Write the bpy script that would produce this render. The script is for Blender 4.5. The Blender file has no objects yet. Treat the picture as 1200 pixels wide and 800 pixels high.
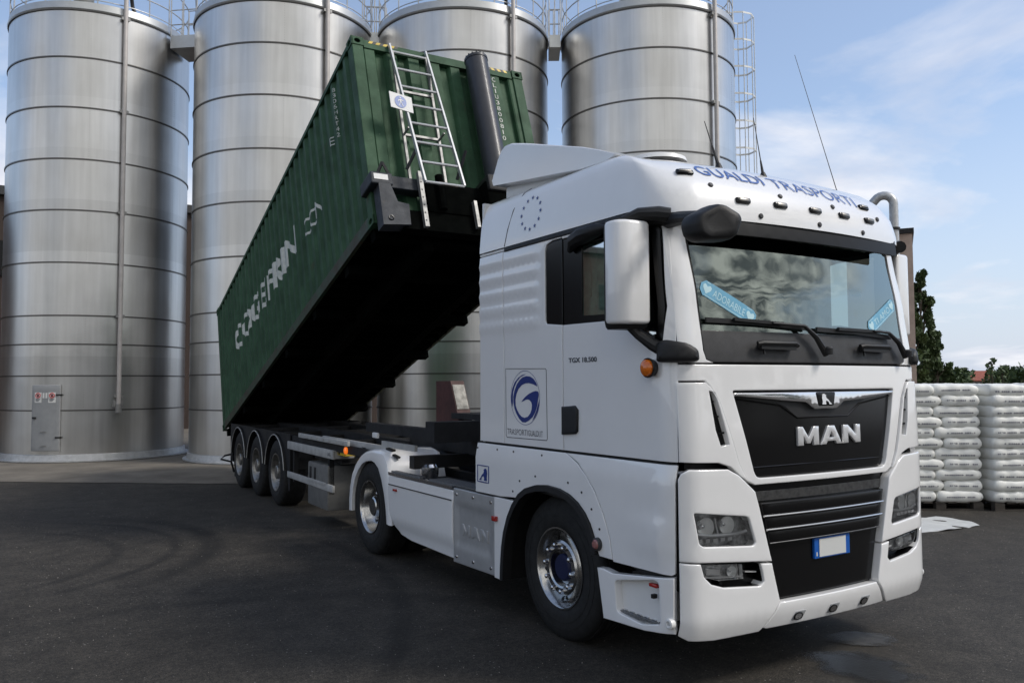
import bpy, bmesh, math, random
from mathutils import Vector, Matrix
from mathutils.geometry import delaunay_2d_cdt
random.seed(7)
R=math.radians
SC=bpy.context.scene; COL=SC.collection

# ---------------------------------------------------------------- camera, sky, sun, exposure
cam_d=bpy.data.cameras.new('camera'); cam=bpy.data.objects.new('camera',cam_d); COL.objects.link(cam)
cam_d.sensor_width=36; cam_d.lens=28.576; cam_d.clip_start=.05; cam_d.clip_end=4000
_yaw,_pit,_rol=0.550946408,0.052077297,-0.0057310561
F_=Vector((math.sin(_yaw)*math.cos(_pit),math.cos(_yaw)*math.cos(_pit),math.sin(_pit)))
R_=Vector((math.cos(_yaw),-math.sin(_yaw),0)); U_=R_.cross(F_)
R2=R_*math.cos(_rol)+U_*math.sin(_rol); U2=-R_*math.sin(_rol)+U_*math.cos(_rol)
m=Matrix(((R2.x,U2.x,-F_.x,-3.36537702),(R2.y,U2.y,-F_.y,-3.49680941),(R2.z,U2.z,-F_.z,1.8637815),(0,0,0,1)))
cam.matrix_world=m; SC.camera=cam

SUN_AZ=R(136); SUN_EL=R(46)     # azimuth from +Y towards +X
w=bpy.data.worlds.new('World'); SC.world=w; w.use_nodes=True
nt=w.node_tree; N=nt.nodes; L=nt.links; N.clear()
def nn(t,**k):
    n=N.new(t)
    for a,b in k.items(): setattr(n,a,b)
    return n
out=nn('ShaderNodeOutputWorld'); bg=nn('ShaderNodeBackground'); L.new(bg.outputs[0],out.inputs[0])
bg.inputs[1].default_value=.15
sky=nn('ShaderNodeTexSky',sky_type='NISHITA',sun_disc=False,sun_elevation=SUN_EL,sun_rotation=SUN_AZ,air_density=1.0,dust_density=.9,ozone_density=2.0)
tc=nn('ShaderNodeTexCoord'); sep=nn('ShaderNodeSeparateXYZ'); L.new(tc.outputs['Generated'],sep.inputs[0])
mx=nn('ShaderNodeMath',operation='MAXIMUM'); mx.inputs[1].default_value=0; L.new(sep.outputs[2],mx.inputs[0])
ad=nn('ShaderNodeMath',operation='ADD'); ad.inputs[1].default_value=.16; L.new(mx.outputs[0],ad.inputs[0])
dv=nn('ShaderNodeVectorMath',operation='DIVIDE'); cb=nn('ShaderNodeCombineXYZ')
for i in range(3): L.new(ad.outputs[0],cb.inputs[i])
L.new(tc.outputs['Generated'],dv.inputs[0]); L.new(cb.outputs[0],dv.inputs[1])
mp=nn('ShaderNodeMapping'); mp.inputs['Location'].default_value=(3.1,1.7,0); mp.inputs['Scale'].default_value=(1,1,1.5); L.new(dv.outputs[0],mp.inputs[0])
n1=nn('ShaderNodeTexNoise'); n1.inputs['Scale'].default_value=.75; n1.inputs['Detail'].default_value=9; n1.inputs['Roughness'].default_value=.55; n1.inputs['Distortion'].default_value=.4
L.new(mp.outputs[0],n1.inputs[0])
cr=nn('ShaderNodeValToRGB'); cr.color_ramp.elements[0].position=.57; cr.color_ramp.elements[1].position=.72; L.new(n1.outputs[0],cr.inputs[0])
# more cloud towards the horizon and behind the photographer
dot=nn('ShaderNodeVectorMath',operation='DOT_PRODUCT'); dot.inputs[1].default_value=(-.35,-.9,.2); L.new(tc.outputs['Generated'],dot.inputs[0])
mr=nn('ShaderNodeMapRange'); mr.inputs[1].default_value=-.1; mr.inputs[2].default_value=.8; mr.inputs[3].default_value=0; mr.inputs[4].default_value=.22; L.new(dot.outputs['Value'],mr.inputs[0])
a2=nn('ShaderNodeMath',operation='ADD'); L.new(n1.outputs[0],a2.inputs[0]); L.new(mr.outputs[0],a2.inputs[1])
lowb=nn('ShaderNodeValToRGB'); le=lowb.color_ramp.elements; le[0].position=0; le[0].color=(.06,.06,.06,1); le[1].position=.34; le[1].color=(0,0,0,1)
q1=le.new(.10); q1.color=(.07,.07,.07,1); q2=le.new(.20); q2.color=(.045,.045,.045,1); L.new(mx.outputs[0],lowb.inputs[0])
a3=nn('ShaderNodeMath',operation='ADD'); L.new(a2.outputs[0],a3.inputs[0]); L.new(lowb.outputs[0],a3.inputs[1])
L.new(a3.outputs[0],cr.inputs[0])
n2=nn('ShaderNodeTexNoise'); n2.inputs['Scale'].default_value=2.6; n2.inputs['Detail'].default_value=7; L.new(mp.outputs[0],n2.inputs[0])
cc=nn('ShaderNodeValToRGB'); e=cc.color_ramp.elements; e[0].position=.38; e[0].color=(4.0,4.2,4.8,1); e[1].position=.62; e[1].color=(5.7,5.65,5.8,1); L.new(n2.outputs[0],cc.inputs[0])
n3=nn('ShaderNodeTexNoise'); n3.inputs['Scale'].default_value=7.5; n3.inputs['Detail'].default_value=8; n3.inputs['Distortion'].default_value=.35; L.new(mp.outputs[0],n3.inputs[0])
c2=nn('ShaderNodeValToRGB'); e=c2.color_ramp.elements; e[0].position=.40; e[0].color=(1.6,1.75,1.9,1); e[1].position=.64; e[1].color=(8.2,8.1,7.9,1); L.new(n3.outputs[0],c2.inputs[0])
bh=nn('ShaderNodeMapRange'); bh.inputs[1].default_value=-.1; bh.inputs[2].default_value=.45; L.new(dot.outputs['Value'],bh.inputs[0])
cm=nn('ShaderNodeMix',data_type='RGBA'); L.new(bh.outputs[0],cm.inputs[0]); L.new(cc.outputs[0],cm.inputs[6]); L.new(c2.outputs[0],cm.inputs[7])
hz=nn('ShaderNodeMapRange'); hz.inputs[1].default_value=.0; hz.inputs[2].default_value=.30; hz.inputs[3].default_value=.9; hz.inputs[4].default_value=.22; L.new(mx.outputs[0],hz.inputs[0])
mh=nn('ShaderNodeMix',data_type='RGBA'); L.new(hz.outputs[0],mh.inputs[0]); L.new(sky.outputs[0],mh.inputs[6]); mh.inputs[7].default_value=(3.5,3.9,4.75,1)
mixc=nn('ShaderNodeMix',data_type='RGBA'); L.new(cr.outputs[0],mixc.inputs[0]); L.new(mh.outputs[2],mixc.inputs[6]); L.new(cm.outputs[2],mixc.inputs[7])
L.new(mixc.outputs[2],bg.inputs[0])

sd=bpy.data.lights.new('sun','SUN'); sun=bpy.data.objects.new('sun',sd); COL.objects.link(sun)
sd.energy=1.9; sd.angle=R(14); sd.color=(1,.95,.88)
sv=Vector((math.sin(SUN_AZ)*math.cos(SUN_EL),math.cos(SUN_AZ)*math.cos(SUN_EL),math.sin(SUN_EL)))
sun.rotation_euler=sv.to_track_quat('Z','Y').to_euler()
SC.view_settings.view_transform='Standard'; SC.view_settings.look='None'; SC.view_settings.exposure=.28; SC.view_settings.gamma=1; SC.view_settings.use_curve_mapping=False

# ---------------------------------------------------------------- materials
def mat(name,col,rough=.5,metal=0.,coat=0.,var=0.,vs=6.,bump=0.,bs=40.,stretch=(1,1,1),spec=.5,var2=None,alpha=None,trans=0.,ior=1.45,detail=5,gen=False):
    m=bpy.data.materials.new(name); m.use_nodes=True; t=m.node_tree; b=t.nodes['Principled BSDF']
    b.inputs['Base Color'].default_value=(*col,1); b.inputs['Roughness'].default_value=rough; b.inputs['Metallic'].default_value=metal
    b.inputs['Coat Weight'].default_value=coat; b.inputs['Coat Roughness'].default_value=.06; b.inputs['Specular IOR Level'].default_value=spec
    b.inputs['Transmission Weight'].default_value=trans; b.inputs['IOR'].default_value=ior
    tcn=t.nodes.new('ShaderNodeTexCoord'); mpn=t.nodes.new('ShaderNodeMapping'); mpn.inputs['Scale'].default_value=stretch
    t.links.new(tcn.outputs['Object'],mpn.inputs[0])
    if var>0:
        n=t.nodes.new('ShaderNodeTexNoise'); n.inputs['Scale'].default_value=vs; n.inputs['Detail'].default_value=detail; n.inputs['Roughness'].default_value=.62
        t.links.new(mpn.outputs[0],n.inputs[0])
        c=t.nodes.new('ShaderNodeValToRGB'); c.color_ramp.elements[0].position=.3; c.color_ramp.elements[1].position=.7
        d=var2 or tuple(x*(1-var) for x in col)
        c.color_ramp.elements[0].color=(*d,1); c.color_ramp.elements[1].color=(*[min(1,x*(1+var*.4)) for x in col],1)
        t.links.new(n.outputs[0],c.inputs[0]); t.links.new(c.outputs[0],b.inputs['Base Color'])
        mr=t.nodes.new('ShaderNodeMapRange'); mr.inputs[3].default_value=rough*1.25; mr.inputs[4].default_value=rough*.8
        t.links.new(n.outputs[0],mr.inputs[0]); t.links.new(mr.outputs[0],b.inputs['Roughness'])
    if bump>0:
        n=t.nodes.new('ShaderNodeTexNoise'); n.inputs['Scale'].default_value=bs; n.inputs['Detail'].default_value=3
        t.links.new(mpn.outputs[0],n.inputs[0]); bp=t.nodes.new('ShaderNodeBump'); bp.inputs['Strength'].default_value=bump; bp.inputs['Distance'].default_value=.01
        t.links.new(n.outputs[0],bp.inputs['Height']); t.links.new(bp.outputs[0],b.inputs['Normal'])
    return m
M={}
M['white']=mat('white_paint',(.84,.84,.84),.3,coat=1.,var=.03,vs=2.5); M['white'].node_tree.nodes['Principled BSDF'].inputs['Coat Roughness'].default_value=.03; M['white'].node_tree.nodes['Principled BSDF'].inputs['Coat IOR'].default_value=1.6
M['white2']=mat('white_plastic',(.76,.76,.75),.42,coat=.2,var=.05,vs=4)
M['black']=mat('black_plastic',(.012,.012,.013),.5,var=.3,vs=9,bump=.15,bs=300)
M['gloss']=mat('gloss_black',(.004,.004,.0045),.2,spec=.35)
M['dgrey']=mat('dark_grey_plastic',(.045,.045,.047),.5,var=.25,vs=12)
M['dark']=mat('dark_chassis',(.009,.009,.010),.65,var=.5,vs=5,bump=.2,bs=60)
M['rubber']=mat('tyre_rubber',(.013,.013,.013),.72,var=.4,vs=14,bump=.2,bs=120)
M['seam']=mat('seam_black',(.01,.01,.01),.7)
M['chrome']=mat('chrome',(.75,.75,.76),.1,metal=1)
M['bright']=mat('satin_chrome',(.62,.62,.63),.22,metal=1)
M['alu']=mat('rim_alloy',(.55,.54,.52),.2,metal=1,var=.25,vs=30)
M['steelrim']=mat('grey_rim',(.30,.29,.27),.38,metal=.8,var=.4,vs=20)
M['tread']=mat('tread_plate',(.20,.20,.20),.45,metal=.7,var=.3,vs=60,bump=.6,bs=90)
M['warew']=mat('warehouse_sheet',(.50,.50,.48),.7,var=.2,vs=.6,stretch=(1,1,.05))
M['galv']=mat('galvanised_steel',(.50,.51,.52),.45,metal=.55,var=.2,vs=8)
M['grey']=mat('grey_paint',(.30,.31,.32),.42,coat=.2,var=.12,vs=5)
M['frame_grey']=mat('tipping_frame_paint',(.026,.032,.042),.6,var=.35,vs=7,bump=.15,bs=50)
M['cylpaint']=mat('ram_paint',(.035,.038,.048),.45,coat=.1,var=.25,vs=6)
M['lightgrey']=mat('light_grey_rail',(.42,.42,.41),.5,var=.25,vs=7)
M['green']=mat('container_green',(.036,.092,.047),.62,var=.4,vs=3.2,bump=.08,bs=30,spec=.3)
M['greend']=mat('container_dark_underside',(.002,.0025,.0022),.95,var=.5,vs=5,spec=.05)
M['rust']=mat('rusty_steel',(.11,.05,.03),.75,var=.5,vs=12,bump=.3,bs=60)
M['redbrown']=mat('red_primer',(.07,.022,.018),.6,var=.4,vs=8)
M['amber']=mat('amber_lens',(.75,.17,.01),.15,coat=.8,var=.3,vs=50)
M['redlens']=mat('red_lens',(.35,.015,.01),.2,coat=.6)
M['yellow']=mat('yellow_plastic',(.62,.44,.03),.45,var=.25,vs=9)
M['blue']=mat('blue_print',(.012,.035,.20),.35,coat=.3)
M['blue2']=mat('light_blue_print',(.05,.12,.38),.35,coat=.3)
M['redlens2']=mat('pale_red_lens',(.30,.13,.12),.15,coat=.8)
M['visor']=mat('smoked_acrylic',(.004,.004,.004),.4,spec=.2)
M['interior']=mat('cab_trim_fabric',(.05,.052,.05),.8,var=.3,vs=6)
M['reflbase']=mat('lamp_reflector',(.62,.62,.63),.22,metal=.45,var=.6,vs=30,bump=.9,bs=22)
M['lampchrome']=mat('lamp_bowl_chrome',(.95,.95,.95),.2,metal=.3)
M['green2']=mat('container_rail_green',(.020,.060,.034),.55,var=.5,vs=5,var2=(.045,.028,.016))
M['dgrey2']=mat('locker_plastic',(.15,.15,.145),.5,var=.2,vs=8)
M['amberglow']=mat('amber_marker',(.8,.18,.01),.2,coat=.8); _b=M['amberglow'].node_tree.nodes['Principled BSDF']; _b.inputs['Emission Color'].default_value=(1,.2,.02,1); _b.inputs['Emission Strength'].default_value=.6
M['hub']=mat('hub_blue',(.006,.010,.05),.5)
M['letter']=mat('badge_silver',(.82,.82,.83),.25,metal=.6)
M['print']=mat('dark_print',(.06,.065,.08),.45)
M['printw']=mat('white_print',(.60,.62,.58),.55,var=.2,vs=18)
M['plate']=mat('blank_plate',(.62,.63,.62),.5)
M['plateblue']=mat('plate_blue',(.01,.10,.42),.4)
M['mesh']=mat('grille_mesh',(.14,.14,.14),.35,metal=.8,var=.5,vs=30)
M['sticker']=mat('sticker_blue',(.16,.42,.60),.4,var=.2,vs=14)
M['stickert']=mat('sticker_print',(.50,.72,.78),.4)
M['curtain']=mat('curtain_green',(.30,.55,.48),.9,var=.3,vs=16)
M['seat']=mat('seat_fabric',(.04,.042,.05),.9,var=.3,vs=10)
M['silver']=mat('silver_panel',(.46,.465,.47),.36,metal=.4,var=.15,vs=6)
M['signw']=mat('sign_white',(.7,.7,.69),.5)
M['worn']=mat('worn_white',(.42,.40,.35),.6,var=.7,vs=14)
M['signr']=mat('sign_red',(.55,.03,.03),.5)
M['hazb']=mat('hazard_black',(.02,.02,.02),.5)
M['wood']=mat('pallet_wood',(.07,.06,.05),.8,var=.4,vs=6,stretch=(1,8,8))
M['bag']=mat('white_sack',(.82,.82,.78),.55,var=.07,vs=5,bump=.35,bs=11)
M['film']=mat('plastic_film',(.62,.63,.62),.35,var=.12,vs=7,bump=.8,bs=9)
M['concrete']=mat('concrete',(.165,.147,.122),.85,var=.35,vs=1.2,bump=.2,bs=60,detail=10)
M['brown']=mat('brown_cladding',(.05,.034,.028),.8,var=.3,vs=2,stretch=(1,1,.1))
M['plaster']=mat('pinkish_plaster',(.52,.40,.33),.85,var=.2,vs=3)
M['roofred']=mat('red_tiles',(.30,.09,.06),.8,var=.35,vs=4)
M['leaf']=mat('leaves',(.070,.110,.038),.6,var=.55,vs=1.3)
M['leaf2']=mat('leaves_pale',(.085,.125,.045),.6,var=.5,vs=1.5)
M['bark']=mat('bark',(.10,.08,.06),.9,var=.4,vs=10)
M['pipe']=mat('white_pipe',(.50,.47,.45),.45,var=.15,vs=5)

M['grit']=mat('pale_grit',(.30,.28,.25),.8,var=.5,vs=30)
def chips(m,c1,c2):   # rust blooms and chipped paint with shapes of their own
    t=m.node_tree; k=t.nodes; l=t.links; b=k['Principled BSDF']; src=b.inputs['Base Color'].links[0].from_socket; tcn=k.new('ShaderNodeTexCoord')
    for sc,p,q,c,st in ((3.5,.63,.70,c1,(1,1,.5)),(26,.66,.70,c2,(1,1,1)),(9,.70,.74,c2,(1,1,1))):
        mp_=k.new('ShaderNodeMapping'); mp_.inputs['Scale'].default_value=st; l.new(tcn.outputs['Object'],mp_.inputs[0]); n=k.new('ShaderNodeTexNoise'); n.inputs['Scale'].default_value=sc; n.inputs['Detail'].default_value=9; n.inputs['Roughness'].default_value=.65; l.new(mp_.outputs[0],n.inputs[0])
        r=k.new('ShaderNodeMapRange'); r.inputs[1].default_value=p; r.inputs[2].default_value=q; r.inputs[4].default_value=.75; l.new(n.outputs[0],r.inputs[0]); x=k.new('ShaderNodeMix'); x.data_type='RGBA'; l.new(r.outputs[0],x.inputs[0]); l.new(src,x.inputs[6]); x.inputs[7].default_value=(*c,1); src=x.outputs[2]
    l.new(src,b.inputs['Base Color'])
chips(M['green'],(.055,.062,.035),(.16,.18,.14)); chips(M['green2'],(.08,.045,.028),(.14,.15,.12)); chips(M['frame_grey'],(.05,.04,.03),(.14,.14,.14))
def glassmat(name,tint,refl_rough=.02,ior=1.5,boost=1.,rc=(1,1,1)):
    m=bpy.data.materials.new(name); m.use_nodes=True; t=m.node_tree; t.nodes.clear()
    o=t.nodes.new('ShaderNodeOutputMaterial'); mi=t.nodes.new('ShaderNodeMixShader'); tr=t.nodes.new('ShaderNodeBsdfTransparent'); gl=t.nodes.new('ShaderNodeBsdfGlossy'); fr=t.nodes.new('ShaderNodeFresnel')
    tr.inputs[0].default_value=(*tint,1); gl.inputs['Roughness'].default_value=refl_rough; gl.inputs[0].default_value=(*rc,1); fr.inputs[0].default_value=ior
    mu=t.nodes.new('ShaderNodeMath'); mu.operation='MULTIPLY'; mu.use_clamp=True; mu.inputs[1].default_value=boost
    t.links.new(fr.outputs[0],mu.inputs[0]); t.links.new(mu.outputs[0],mi.inputs[0]); t.links.new(tr.outputs[0],mi.inputs[1]); t.links.new(gl.outputs[0],mi.inputs[2]); t.links.new(mi.outputs[0],o.inputs[0])
    return m
M['wglass']=glassmat('windscreen_glass',(.42,.48,.46),.015,1.9,1.9,(.86,.97,.90))
M['sglass']=glassmat('tinted_side_glass',(.62,.68,.65),.02,1.4,.6)
M['lens']=glassmat('clear_lens',(.97,.98,.98),.03,1.45,1.0)

# brushed stainless steel of the silos
def silo_mat():
    m=bpy.data.materials.new('stainless_steel'); m.use_nodes=True; t=m.node_tree; b=t.nodes['Principled BSDF']; k=t.nodes; l=t.links
    b.inputs['Metallic'].default_value=1
    tcn=k.new('ShaderNodeTexCoord')
    def noise(sc,d,st):
        mpn=k.new('ShaderNodeMapping'); mpn.inputs['Scale'].default_value=st; l.new(tcn.outputs['Object'],mpn.inputs[0]); n=k.new('ShaderNodeTexNoise'); n.inputs['Scale'].default_value=sc; n.inputs['Detail'].default_value=d; l.new(mpn.outputs[0],n.inputs[0]); return n
    def ramp(src,p0,p1_,c0,c1):
        r=k.new('ShaderNodeValToRGB'); r.color_ramp.elements[0].position=p0; r.color_ramp.elements[1].position=p1_; r.color_ramp.elements[0].color=(*c0,1); r.color_ramp.elements[1].color=(*c1,1); l.new(src,r.inputs[0]); return r
    def mul(a,bb):
        x=k.new('ShaderNodeMix'); x.data_type='RGBA'; x.blend_type='MULTIPLY'; x.inputs[0].default_value=1; l.new(a,x.inputs[6]); l.new(bb,x.inputs[7]); return x.outputs[2]
    streak=noise(9,6,(1,1,.05)); cloud=noise(1.1,5,(1,1,.8))
    sx=k.new('ShaderNodeSeparateXYZ'); l.new(tcn.outputs['Object'],sx.inputs[0])
    dz=k.new('ShaderNodeMath'); dz.operation='DIVIDE'; dz.inputs[1].default_value=1.305; l.new(sx.outputs[2],dz.inputs[0]); fl=k.new('ShaderNodeMath'); fl.operation='FLOOR'; l.new(dz.outputs[0],fl.inputs[0])
    wn=k.new('ShaderNodeTexWhiteNoise'); wn.noise_dimensions='1D'; l.new(fl.outputs[0],wn.inputs['W'])
    c=mul(ramp(streak.outputs[0],.3,.7,(.56,.555,.545),(.64,.635,.625)).outputs[0],ramp(wn.outputs['Value'],0,1,(.90,.90,.90),(1.05,1.05,1.05)).outputs[0])
    c=mul(c,ramp(cloud.outputs[0],.35,.65,(.90,.895,.885),(1.0,1.0,1.0)).outputs[0]); l.new(c,b.inputs['Base Color'])
    mr=k.new('ShaderNodeMapRange'); mr.inputs[3].default_value=.27; mr.inputs[4].default_value=.36; l.new(cloud.outputs[0],mr.inputs[0]); l.new(mr.outputs[0],b.inputs['Roughness'])
    n2=noise(1.6,3,(1,1,1.2)); bp=k.new('ShaderNodeBump'); bp.inputs['Strength'].default_value=.09; bp.inputs['Distance'].default_value=.04; l.new(n2.outputs[0],bp.inputs['Height']); l.new(bp.outputs[0],b.inputs['Normal'])
    return m
M['silo']=silo_mat()

def asphalt():
    m=bpy.data.materials.new('asphalt'); m.use_nodes=True; t=m.node_tree; b=t.nodes['Principled BSDF']; k=t.nodes; l=t.links
    tcn=k.new('ShaderNodeTexCoord')
    def noise(s,d,mpsc=None):
        n=k.new('ShaderNodeTexNoise'); n.inputs['Scale'].default_value=s; n.inputs['Detail'].default_value=d; n.inputs['Roughness'].default_value=.6
        if mpsc:
            q=k.new('ShaderNodeMapping'); q.inputs['Scale'].default_value=mpsc; l.new(tcn.outputs['Object'],q.inputs[0]); l.new(q.outputs[0],n.inputs[0])
        else: l.new(tcn.outputs['Object'],n.inputs[0])
        return n
    def ramp(src,p0,p1,c0,c1):
        r=k.new('ShaderNodeValToRGB'); r.color_ramp.elements[0].position=p0; r.color_ramp.elements[1].position=p1; r.color_ramp.elements[0].color=(*c0,1); r.color_ramp.elements[1].color=(*c1,1); l.new(src,r.inputs[0]); return r
    def mul(a,bb):
        x=k.new('ShaderNodeMix'); x.data_type='RGBA'; x.blend_type='MULTIPLY'; x.inputs[0].default_value=1; l.new(a,x.inputs[6]); l.new(bb,x.inputs[7]); return x.outputs[2]
    big=ramp(noise(.5,8).outputs[0],.3,.72,(.029,.0262,.0228),(.053,.0485,.042))
    mid=ramp(noise(4,8).outputs[0],.3,.7,(.72,.72,.72),(1.2,1.19,1.17))
    fine=ramp(noise(90,3).outputs[0],.38,.66,(.5,.5,.5),(1.6,1.58,1.55))
    med=ramp(noise(26,4).outputs[0],.36,.66,(.7,.7,.7),(1.4,1.38,1.35))
    c=mul(mul(mul(big.outputs[0],mid.outputs[0]),fine.outputs[0]),med.outputs[0])
    # light aggregate specks
    v=k.new('ShaderNodeTexVoronoi'); v.inputs['Scale'].default_value=24; l.new(tcn.outputs['Object'],v.inputs[0])
    sr=ramp(v.outputs['Distance'],.07,.17,(1,1,1),(0,0,0)); nz=ramp(noise(14,2).outputs[0],.54,.60,(0,0,0),(1,1,1))
    sp=mul(sr.outputs[0],nz.outputs[0])
    x=k.new('ShaderNodeMix'); x.data_type='RGBA'; l.new(sp,x.inputs[0]); l.new(c,x.inputs[6]); x.inputs[7].default_value=(.24,.23,.21,1); c=x.outputs[2]
    # tyre marks: arcs of worn-in rubber
    sx=k.new('ShaderNodeSeparateXYZ'); l.new(tcn.outputs['Object'],sx.inputs[0])
    nd=noise(1.3,4)
    for (cx,cy,r,wd,st,a0,a1) in ((-4.1,7.2,2.85,.15,.8,-60,55),(-4.1,7.2,2.45,.07,.6,-75,60),(-4.3,7.0,2.0,.08,.5,-70,60),(-6.5,5.2,6.4,.10,.6,-50,25),(-2.4,1.0,3.0,.14,.35,10,120),(-8,3,9.8,.12,.4,-40,40)):
        d=k.new('ShaderNodeVectorMath'); d.operation='DISTANCE'; d.inputs[1].default_value=(cx,cy,0); l.new(tcn.outputs['Object'],d.inputs[0])
        s1=k.new('ShaderNodeMath'); s1.operation='SUBTRACT'; s1.inputs[1].default_value=r; l.new(d.outputs['Value'],s1.inputs[0])
        s2=k.new('ShaderNodeMath'); s2.operation='ABSOLUTE'; l.new(s1.outputs[0],s2.inputs[0])
        s3=k.new('ShaderNodeMapRange'); s3.inputs[1].default_value=wd*.35; s3.inputs[2].default_value=wd*1.3; s3.inputs[3].default_value=st; s3.inputs[4].default_value=0; l.new(s2.outputs[0],s3.inputs[0])
        ac=math.radians((a0+a1)/2); dd=k.new('ShaderNodeVectorMath'); dd.operation='SUBTRACT'; dd.inputs[1].default_value=(cx,cy,0); l.new(tcn.outputs['Object'],dd.inputs[0])
        no=k.new('ShaderNodeVectorMath'); no.operation='NORMALIZE'; l.new(dd.outputs[0],no.inputs[0])
        dt=k.new('ShaderNodeVectorMath'); dt.operation='DOT_PRODUCT'; dt.inputs[1].default_value=(math.cos(ac),math.sin(ac),0); l.new(no.outputs[0],dt.inputs[0])
        hw=math.cos(math.radians((a1-a0)/2)); s4=k.new('ShaderNodeMapRange'); s4.inputs[1].default_value=hw; s4.inputs[2].default_value=min(.98,hw+.35); l.new(dt.outputs['Value'],s4.inputs[0])
        s5=k.new('ShaderNodeMath'); s5.operation='MULTIPLY'; l.new(s3.outputs[0],s5.inputs[0]); l.new(s4.outputs[0],s5.inputs[1])
        s6=k.new('ShaderNodeMath'); s6.operation='MULTIPLY'; l.new(s5.outputs[0],s6.inputs[0]); l.new(ramp(nd.outputs[0],.3,.6,(.45,)*3,(1,)*3).outputs[0],s6.inputs[1])
        y=k.new('ShaderNodeMix'); y.data_type='RGBA'; l.new(s6.outputs[0],y.inputs[0]); l.new(c,y.inputs[6]); y.inputs[7].default_value=(.006,.006,.006,1); c=y.outputs[2]
    l.new(c,b.inputs['Base Color']); b.inputs['Roughness'].default_value=.8; b.inputs['Specular IOR Level'].default_value=.3
    nb=noise(120,3); bp=k.new('ShaderNodeBump'); bp.inputs['Strength'].default_value=.6; bp.inputs['Distance'].default_value=.006; l.new(nb.outputs[0],bp.inputs['Height']); l.new(bp.outputs[0],b.inputs['Normal'])
    return m
M['asphalt']=asphalt()

# ---------------------------------------------------------------- builders
def tag(o,label=None,cat=None,group=None,kind=None):
    if label: o['label']=label
    if cat: o['category']=cat
    if group: o['group']=group
    if kind: o['kind']=kind
    return o
def thing(name,loc,label,cat,group=None,rz=0):
    o=bpy.data.objects.new(name,None); COL.objects.link(o); o.location=loc; o.rotation_euler=(0,0,rz); o.empty_display_size=.2
    return tag(o,label,cat,group)
def wm(o):
    m=Matrix.Translation(o.location)@o.rotation_euler.to_matrix().to_4x4()
    if o.parent: m=wm(o.parent)@o.matrix_parent_inverse@m
    return m
def attach(o,p,local=False):
    o.parent=p
    if not local: o.matrix_parent_inverse=wm(p).inverted()
    return o

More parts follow.
